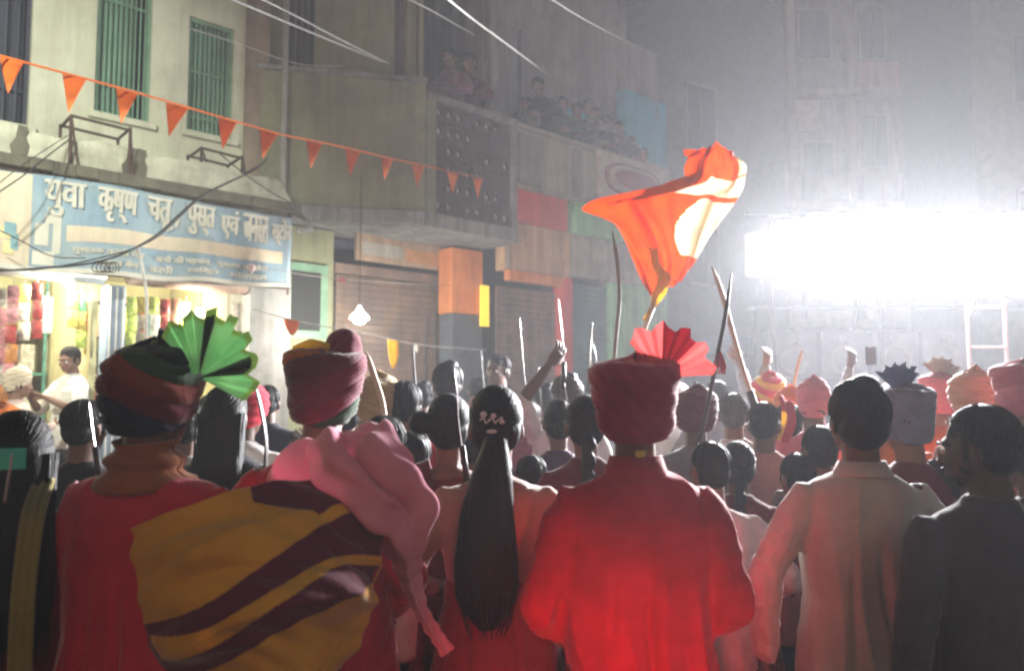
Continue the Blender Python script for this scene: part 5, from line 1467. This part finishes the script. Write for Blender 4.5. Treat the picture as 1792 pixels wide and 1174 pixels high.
# shoulder cloths in bright colours
sheet('scarf', [[(1362, 690, 4.38), (1386, 704, 4.4)], [(1368, 730, 4.3), (1392, 740, 4.3)], [(1358, 770, 4.28), (1380, 775, 4.28)]], [RED, YELC], [p for p in PEOPLE if 'red and yellow shoulder' in p['label']][0], 6, 8, lambda u, v: .01 * math.sin(u * 8), lambda u, v: 1 if u < .4 and v > .4 else 0)

# people in the shop
sk = person('shopkeeper in a white half sleeved shirt standing inside the lit shop', 126, 7.35, 604, z0=.34, face=150, yaw=20, nod=-14, shirt=WHT, sleeve='half', legsm=TROU, aL='front', aR='front', hair='short', eyes=True, seed=2)
person('customer in white and red at the left of the shop counter', 34, 6.9, 640, z0=.15, face=-60, shirt=K('cream_red_kurta', (.6, .45, .40)), shirt_kind='kurta', legsm=TROU, hair='short', aR='front', seed=3, turban=[K('cream_cap', (.65, .55, .42))], tstyle='round', twide=.85)
person('person in an orange kurta low at the left edge by the shop', 2, 5.0, 706, face=-20, shirt=ORNC, shirt_kind='kurta', legsm=TROU, turban=[ORNC], tstyle='round', hair='crop', seed=71)

# people on the terrace and in the balcony loggia
def onlooker(label, px, top, d, z0, **k):
    s, z = A1.inv(px, top, d); p = A1.P(s, z, d)
    a = dict(face=150, legsm=TROU, hair='short', aL='rail', aR='rail', nod=-12, eyes=False, group='onlookers above the shops'); a.update(k)
    return person(label, px, p.y, top, z0=z0, **a)
onlooker('onlooker leaning over the balcony of the grey green house, left one', 788, 84, -.62, 4.25, shirt=K('mauve', (.25, .12, .18)), kind='woman', shirt_kind='kurta', eyes=True)
onlooker('onlooker leaning over the balcony of the grey green house, right one', 822, 92, -.62, 4.22, shirt=MARO2, kind='woman', shirt_kind='kurta', eyes=True)
for k, (px_, top_, c, d) in enumerate(((942, 135, BLK, -.62), (922, 168, GRY, -.75), (985, 168, DGRN, -.62), (1010, 178, BLK, -.7), (1032, 172, GRY, -.62), (1062, 200, NVY, -.62), (1083, 212, BLK, -.7), (1106, 238, SALM, -.62), (1126, 258, WHT, -.66), (1046, 186, TAUP, -.9))):
    lab = ['tall onlooker in black at the left of the terrace', 'onlooker in grey at the very left of the terrace', 'onlooker in dark green before the blue terrace wall', 'onlooker in black in the middle of the terrace group', 'onlooker in grey in the middle of the terrace group',
           'onlooker in navy before the blue wall, right of the group', 'onlooker in black leaning out right of the navy one', 'onlooker in salmon above the oval sign', 'onlooker in white at the right end of the terrace', 'onlooker in taupe at the back of the terrace group'][k]
    onlooker(lab, px_, top_, d, 4.46 - (.0 if k < 6 else .15), shirt=c, face=(150, 130, 165)[k % 3], seed=k % 3)

# ------------------------------------------------------------------ sticks and swords held up by the crowd
SW = mat('polished_blade', (.75, .75, .78), metal=.7, rough=.25, bump=0, estr=0)
WD = mat('pale_wood_stick', (.60, .50, .38), rough=.6); DK = mat('dark_wood_stick', (.04, .03, .03), rough=.5)
def stick(name, label, cat, pts, r, m, tassel=None, flat=False, grip=True):
    P = crspline([W(*p) for p in pts], 6); P = [Vector([float(c) for c in p]) for p in P]
    t = thing(name, label, cat, P[-1])
    g = G(); n = len(P)
    rad = [(r * (.25 + .75 * min(1, i / (n * .15))), r * (.25 if flat else 1) * (.3 + .7 * min(1, i / (n * .15)))) for i in range(n)]
    g.tube(P, rad, 8); g.obj('blade' if flat else 'shaft', m, t, smooth=True)
    if grip:
        d = (P[-1] - P[-2]).normalized(); g = G(); g.tube([P[-1] - d * .02, P[-1] + d * .13], r * 1.5, 8); g.obj('grip', DK, t, smooth=True)
    if tassel:
        q = P[int(n * tassel)]; g = G(); rs_ = random.Random(4)
        for k in range(26):
            a = rs_.uniform(0, 6.28); g.tube([q, q + Vector((.012 * math.cos(a), .012 * math.sin(a), -.03)), q + Vector((.03 * math.cos(a), .03 * math.sin(a), -.10 + rs_.uniform(-.02, .02)))], .003, 4)
        g.obj('tassel', RED, t)
stick('dark_stick', 'dark curved sheath held upright between the two left turbans', 'sword', [(445, 668, 2.6), (458, 720, 2.6), (466, 780, 2.6), (462, 850, 2.6)], .018, DK, flat=True)
stick('white_stick', 'white stick held up by the golden turbaned man, left of the orange pennant', 'stick', [(640, 615, 3.3), (652, 650, 3.3), (668, 700, 3.3), (676, 755, 3.3)], .012, WD)
stick('steel_sword', 'thin blade held before the bun woman', 'sword', [(795, 640, 2.7), (800, 690, 2.7), (803, 740, 2.7), (810, 790, 2.7)], .007, SW, flat=True)
stick('steel_sword', 'tall thin blade between ponytail and raised arm', 'sword', [(910, 552, 4.5), (913, 600, 4.5), (918, 660, 4.5), (922, 700, 4.5)], .010, SW, flat=True)
stick('steel_sword', 'blade held in the raised hand before the red post', 'sword', [(977, 520, 4.5), (981, 560, 4.5), (985, 600, 4.5), (986, 640, 4.5)], .010, SW, flat=True)
stick('steel_sword', 'blade crossing the back of the hair slide woman', 'sword', [(988, 668, 3.2), (995, 730, 3.2), (999, 780, 3.2), (1003, 830, 3.2)], .007, SW, flat=True)
stick('dark_stick', 'tall thin curved stick rising under the flag, left of the pole', 'stick', [(1072, 405, 4.2), (1080, 460, 4.2), (1084, 520, 4.2), (1079, 580, 4.2), (1074, 640, 4.2)], .010, mat('grey_wood_stick', (.30, .27, .24)), grip=False)
stick('steel_sword', 'short blade before the teal shutter, left one of two', 'sword', [(1038, 563, 5.0), (1035, 600, 5.0), (1032, 650, 5.0)], .009, SW, flat=True)
stick('steel_sword', 'short blade before the teal shutter, leaning right one of two', 'sword', [(1036, 598, 5.2), (1042, 620, 5.2), (1046, 650, 5.2)], .009, SW, flat=True)
stick('white_stick', 'long white stick slanting down from under the flag', 'stick', [(1246, 466, 4.2), (1262, 510, 4.2), (1280, 575, 4.2), (1298, 640, 4.2), (1314, 690, 4.2)], .014, WD)
stick('dark_stick', 'long dark pole with a small red tassel right of the pink fan', 'pole', [(1280, 478, 3.6), (1268, 560, 3.6), (1256, 620, 3.6), (1240, 700, 3.6), (1222, 780, 3.6)], .010, DK, tassel=.45, grip=False)
stick('white_stick', 'pale stick at the left edge before the teal hair clip', 'stick', [(22, 790, 1.7), (16, 830, 1.7), (8, 880, 1.7)], .005, SW, flat=True, grip=False)
stick('steel_sword', 'bright short blade beside the dark haired man near the shop', 'sword', [(156, 700, 2.9), (161, 740, 2.9), (168, 790, 2.9)], .008, SW, flat=True)
stick('steel_sword', 'thin blade standing behind the ponytail, right of the tall one', 'sword', [(942, 640, 4.6), (945, 680, 4.6), (950, 740, 4.6)], .007, SW, flat=True)
stick('steel_sword', 'short blade held up before the orange pillar', 'sword', [(842, 610, 6.8), (845, 650, 6.8), (848, 690, 6.8)], .010, SW, flat=True)
stick('white_stick', 'short pale stick before the left corner of the truck', 'stick', [(1404, 612, 5.4), (1396, 640, 5.4), (1388, 680, 5.4)], .012, WD)
stick('dark_stick', 'thin dark stick in front of the far brown shutter', 'stick', [(722, 600, 5.6), (724, 640, 5.6), (728, 690, 5.6)], .009, DK)
# raised phone
p = W(1524, 622, 6.1); t_ = thing('phone', 'phone held up high behind the taupe shirted man', 'phone', p)
g = G(); g.box(p.x - .04, p.x + .04, p.y - .006, p.y + .006, p.z - .07, p.z + .07); g.obj('phone_body', BLACKP, t_, bevel=.004)
g = G(); g.box(p.x - .035, p.x + .035, p.y - .0085, p.y - .0065, p.z - .064, p.z + .064); g.obj('screen', mat('dim_screen', (.1, .1, .12), rough=.2, bump=0), t_)

# ------------------------------------------------------------------ the saffron flag
SAF = K('saffron_cloth', (.85, .22, .05), color2=(.76, .17, .04), transl=.5); CRM = K('floodlit_flag_edge', (.85, .78, .60), transl=.55)  # cream: pale border plus floodlight shining through, put into the colour
def flag():
    Yf = 4.6; pole = [W(1152, 512, Yf), W(1128, 575, Yf), W(1108, 630, Yf), W(1085, 700, Yf), W(1072, 760, Yf)]
    t = thing('saffron_flag', 'swirling saffron orange flag with a floodlit edge waved on a slanting pole above the crowd', 'flag', pole[-1])
    g = G(); g.tube(pole, .014, 8); g.obj('flag_pole', WD, t, smooth=True)
    R = [[(1140, 512), (1152, 514), (1162, 510), (1174, 502), (1184, 494)], [(1112, 455), (1138, 458), (1165, 458), (1192, 464), (1210, 466)], [(1078, 398), (1112, 402), (1160, 402), (1206, 410), (1242, 418)],
         [(1024, 364), (1092, 352), (1160, 342), (1226, 350), (1290, 352)], [(1192, 326), (1208, 318), (1232, 316), (1266, 326), (1306, 318)], [(1208, 292), (1222, 282), (1246, 278), (1276, 282), (1304, 292)], [(1228, 262), (1238, 258), (1252, 254), (1268, 258), (1286, 270)]]
    rows = [[(x, y, Yf + .05 * math.sin(i * 1.3 + j * .9) + .03 * (j - 2)) for j, (x, y) in enumerate(r)] for i, r in enumerate(R)]
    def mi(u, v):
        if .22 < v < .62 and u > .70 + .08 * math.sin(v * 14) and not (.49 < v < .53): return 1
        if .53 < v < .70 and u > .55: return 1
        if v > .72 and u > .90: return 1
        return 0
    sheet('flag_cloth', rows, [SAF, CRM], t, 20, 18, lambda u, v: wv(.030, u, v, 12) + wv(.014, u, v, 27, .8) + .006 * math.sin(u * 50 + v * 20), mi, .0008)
    sheet('streamer', [[(1196, 262, Yf), (1198, 272, Yf)], [(1212, 262, Yf + .02), (1212, 276, Yf)], [(1228, 264, Yf), (1228, 270, Yf)]], SAF, t, 4, 6)
    sheet('flag_hem', [[(1132, 432, Yf - .12), (1150, 436, Yf - .1)], [(1140, 460, Yf - .12), (1160, 468, Yf - .1)], [(1148, 484, Yf - .1), (1176, 486, Yf - .08)], [(1146, 506, Yf - .06), (1168, 506, Yf - .04)], [(1136, 535, Yf - .02), (1148, 536, Yf)], [(1126, 560, Yf - .02), (1134, 562, Yf)]], YELC, t, 8, 8, lambda u, v: .012 * math.sin(u * 9 + v * 17))
flag()

# ------------------------------------------------------------------ bunting and cables
PEN = K('orange_pennant', (.80, .22, .035), transl=.35, color2=(.72, .17, .03))
def bunting():
    xs = [(-60, 80, 4.4), (0, 98, 4.7), (130, 133, 5.0), (265, 170, 5.4), (385, 205, 5.9), (490, 235, 6.5), (560, 249, 7.0), (640, 267, 7.7), (690, 279, 8.3), (760, 294, 9.0), (845, 313, 10.0)]
    t = thing('bunting_string', 'long string of bright orange triangular pennants running from upper left to the pierced balcony', 'bunting', W(265, 170, 5.4))
    g = G(); P = crspline([W(*q) for q in xs], 6); g.tube([tuple(float(c) for c in p) for p in P], .008, 5); g.obj('string', PEN, t)
    pen = [(20, 42, 58, -6), (130, 42, 62, -10), (222, 38, 56, -10), (310, 40, 54, -14), (398, 34, 50, -8), (470, 33, 46, -10), (550, 28, 46, -6), (617, 27, 44, -4), (677, 21, 38, -4), (732, 22, 36, -2), (792, 20, 36, 0), (836, 16, 34, 0)]
    X_ = [q[0] for q in xs]
    for k, (cx, w_, h_, lean) in enumerate(pen):
        y = np.interp(cx, X_, [q[1] for q in xs]); Y = float(np.interp(cx, X_, [q[2] for q in xs])); sl = .27 if cx < 480 else .22
        rows = []; rk = random.Random(k)
        b1, b2 = rk.uniform(-.03, .03), rk.uniform(-.04, .04)
        for i in range(6):
            v = i / 5; hw = w_ / 2 * (1 - v * .97); c_ = cx + lean * v
            rows.append([(c_ + hw * q * 1, y + 2 + h_ * v + hw * q * sl * (1 - v), Y + b1 * math.sin(v * 3) + b2 * q * v) for q in (-1, -.33, .33, 1)])
        sheet('pennant', rows, PEN, t, 2, 2, None, None, .0012)
bunting()
def cable(name, label, pts, r, m, extra=None):
    P = crspline([W(*q) for q in pts], 10); g = G(); g.tube([tuple(float(c) for c in p) for p in P], r, 5)
    t = thing(name, label, 'cable', W(*pts[0])); g.obj('wire', m, t, smooth=True)
    if extra:
        for (nm, rows, m2) in extra: sheet(nm, rows, m2, t, 5, 5, lambda u, v: .006 * math.sin(u * 7))
    return t
cable('decoration_string', 'thin string with one pink paper scrap crossing before the brown shutter', [(300, 452, 7.6), (450, 468, 8.0), (600, 489, 8.6), (790, 500, 10.2)], .004, PCABLE, [('paper_scrap', [[(592, 486, 8.5), (604, 486, 8.5)], [(592, 494, 8.5), (605, 495, 8.5)]], PINK)])
cable('decoration_string', 'low string with two loose orange pennants passing under the hanging lamp', [(440, 540, 7.6), (520, 562, 7.8), (630, 582, 8.1), (740, 604, 8.6), (850, 612, 9.6)], .006, WHITEP,
      [('orange_pennant', [[(496, 556, 7.75), (524, 562, 7.75)], [(500, 572, 7.75), (522, 576, 7.75)], [(508, 586, 7.75), (514, 587, 7.75)]], ORNC), ('yellow_pennant', [[(678, 594, 8.3), (698, 596, 8.3)], [(680, 620, 8.3), (698, 622, 8.3)], [(686, 645, 8.3), (690, 646, 8.3)]], YELC), ('white_scrap', [[(727, 604, 8.5), (734, 604, 8.5)], [(729, 616, 8.5), (733, 616, 8.5)]], WHT)])
cable('overhead_cable', 'pale overhead cable, lower of the pair at the top left of centre', [(380, -12, 5.6), (450, 18, 6), (560, 64, 7), (668, 108, 8.6)], .010, PCABLE)
cable('overhead_cable', 'pale overhead cable, upper of the pair at the top left of centre', [(440, -10, 5.6), (520, 30, 6.2), (600, 72, 7), (680, 112, 8.6)], .008, PCABLE)
cable('overhead_cable', 'bright pale cable falling steeply from the top edge towards the terrace', [(770, -12, 5.6), (830, 36, 6.4), (890, 80, 7.4), (960, 132, 10.2)], .009, WHITEP)
cable('overhead_cable', 'thin cable just left of the bright steep one', [(700, -8, 6.4), (760, 22, 7.2), (830, 62, 8.8)], .006, PCABLE)
cable('overhead_cable', 'thin cable crossing the dark gap right of the terrace house', [(950, -10, 7), (1040, 44, 8.6), (1140, 92, 11), (1245, 132, 16)], .008, PCABLE)
cable('overhead_cable', 'thin grey cable across the green windows', [(325, 48, 6.4), (420, 78, 7), (520, 112, 8), (600, 116, 8.6)], .004, PCABLE)
cable('hanging_cable', 'thick black cable sagging across the shop banner', [(-40, 476, 5.9), (60, 470, 6.1), (180, 456, 6.2), (270, 414, 6.4), (350, 345, 6.8), (440, 300, 7.4), (468, 278, 8.6)], .009, CABLE)
cable('hanging_cable', 'second black cable twisted along the thick one', [(-40, 470, 5.95), (60, 472, 6.15), (180, 450, 6.25), (270, 418, 6.45), (350, 348, 6.85), (420, 310, 7.4), (450, 290, 8.6)], .006, CABLE)
cable('hanging_cable', 'thin wire from the left edge up to the iron bracket', [(-30, 355, 6.0), (40, 308, 6.2), (90, 268, 6.5), (122, 244, 6.75)], .006, CABLE)
cable('hanging_cable', 'thin wire just under the first, up to the canopy edge', [(-30, 344, 6.0), (30, 296, 6.2), (80, 262, 6.5), (118, 238, 6.78)], .004, CABLE)
cable('hanging_cable', 'brown wire drooping over the picture panel of the banner', [(-30, 390, 6.1), (30, 418, 6.2), (90, 448, 6.3), (150, 452, 6.4)], .005, RUST)
cable('hanging_cable', 'short wire crossing the right end of the canopy', [(385, 270, 7.3), (430, 306, 7.5), (480, 340, 7.8), (512, 356, 8.2)], .006, CABLE)
cable('white_cable', 'white cable hanging vertically before the shop banner', [(240, 430, 6.6), (249, 470, 6.65), (256, 520, 6.65), (256, 600, 6.7)], .014, WHITEP)
# wire coil by the banner foot
P = []
for k in range(60): a = k * .55; P.append(W(170 + (13 - k * .1) * math.cos(a) + k * .55, 468 + 9 * math.sin(a), 6.45 + .0008 * k))
g = G(); g.tube(P, .005, 5); tag(g.obj('wire_coil', CABLE), 'small tangled coil of black wire below the banner', 'cable')
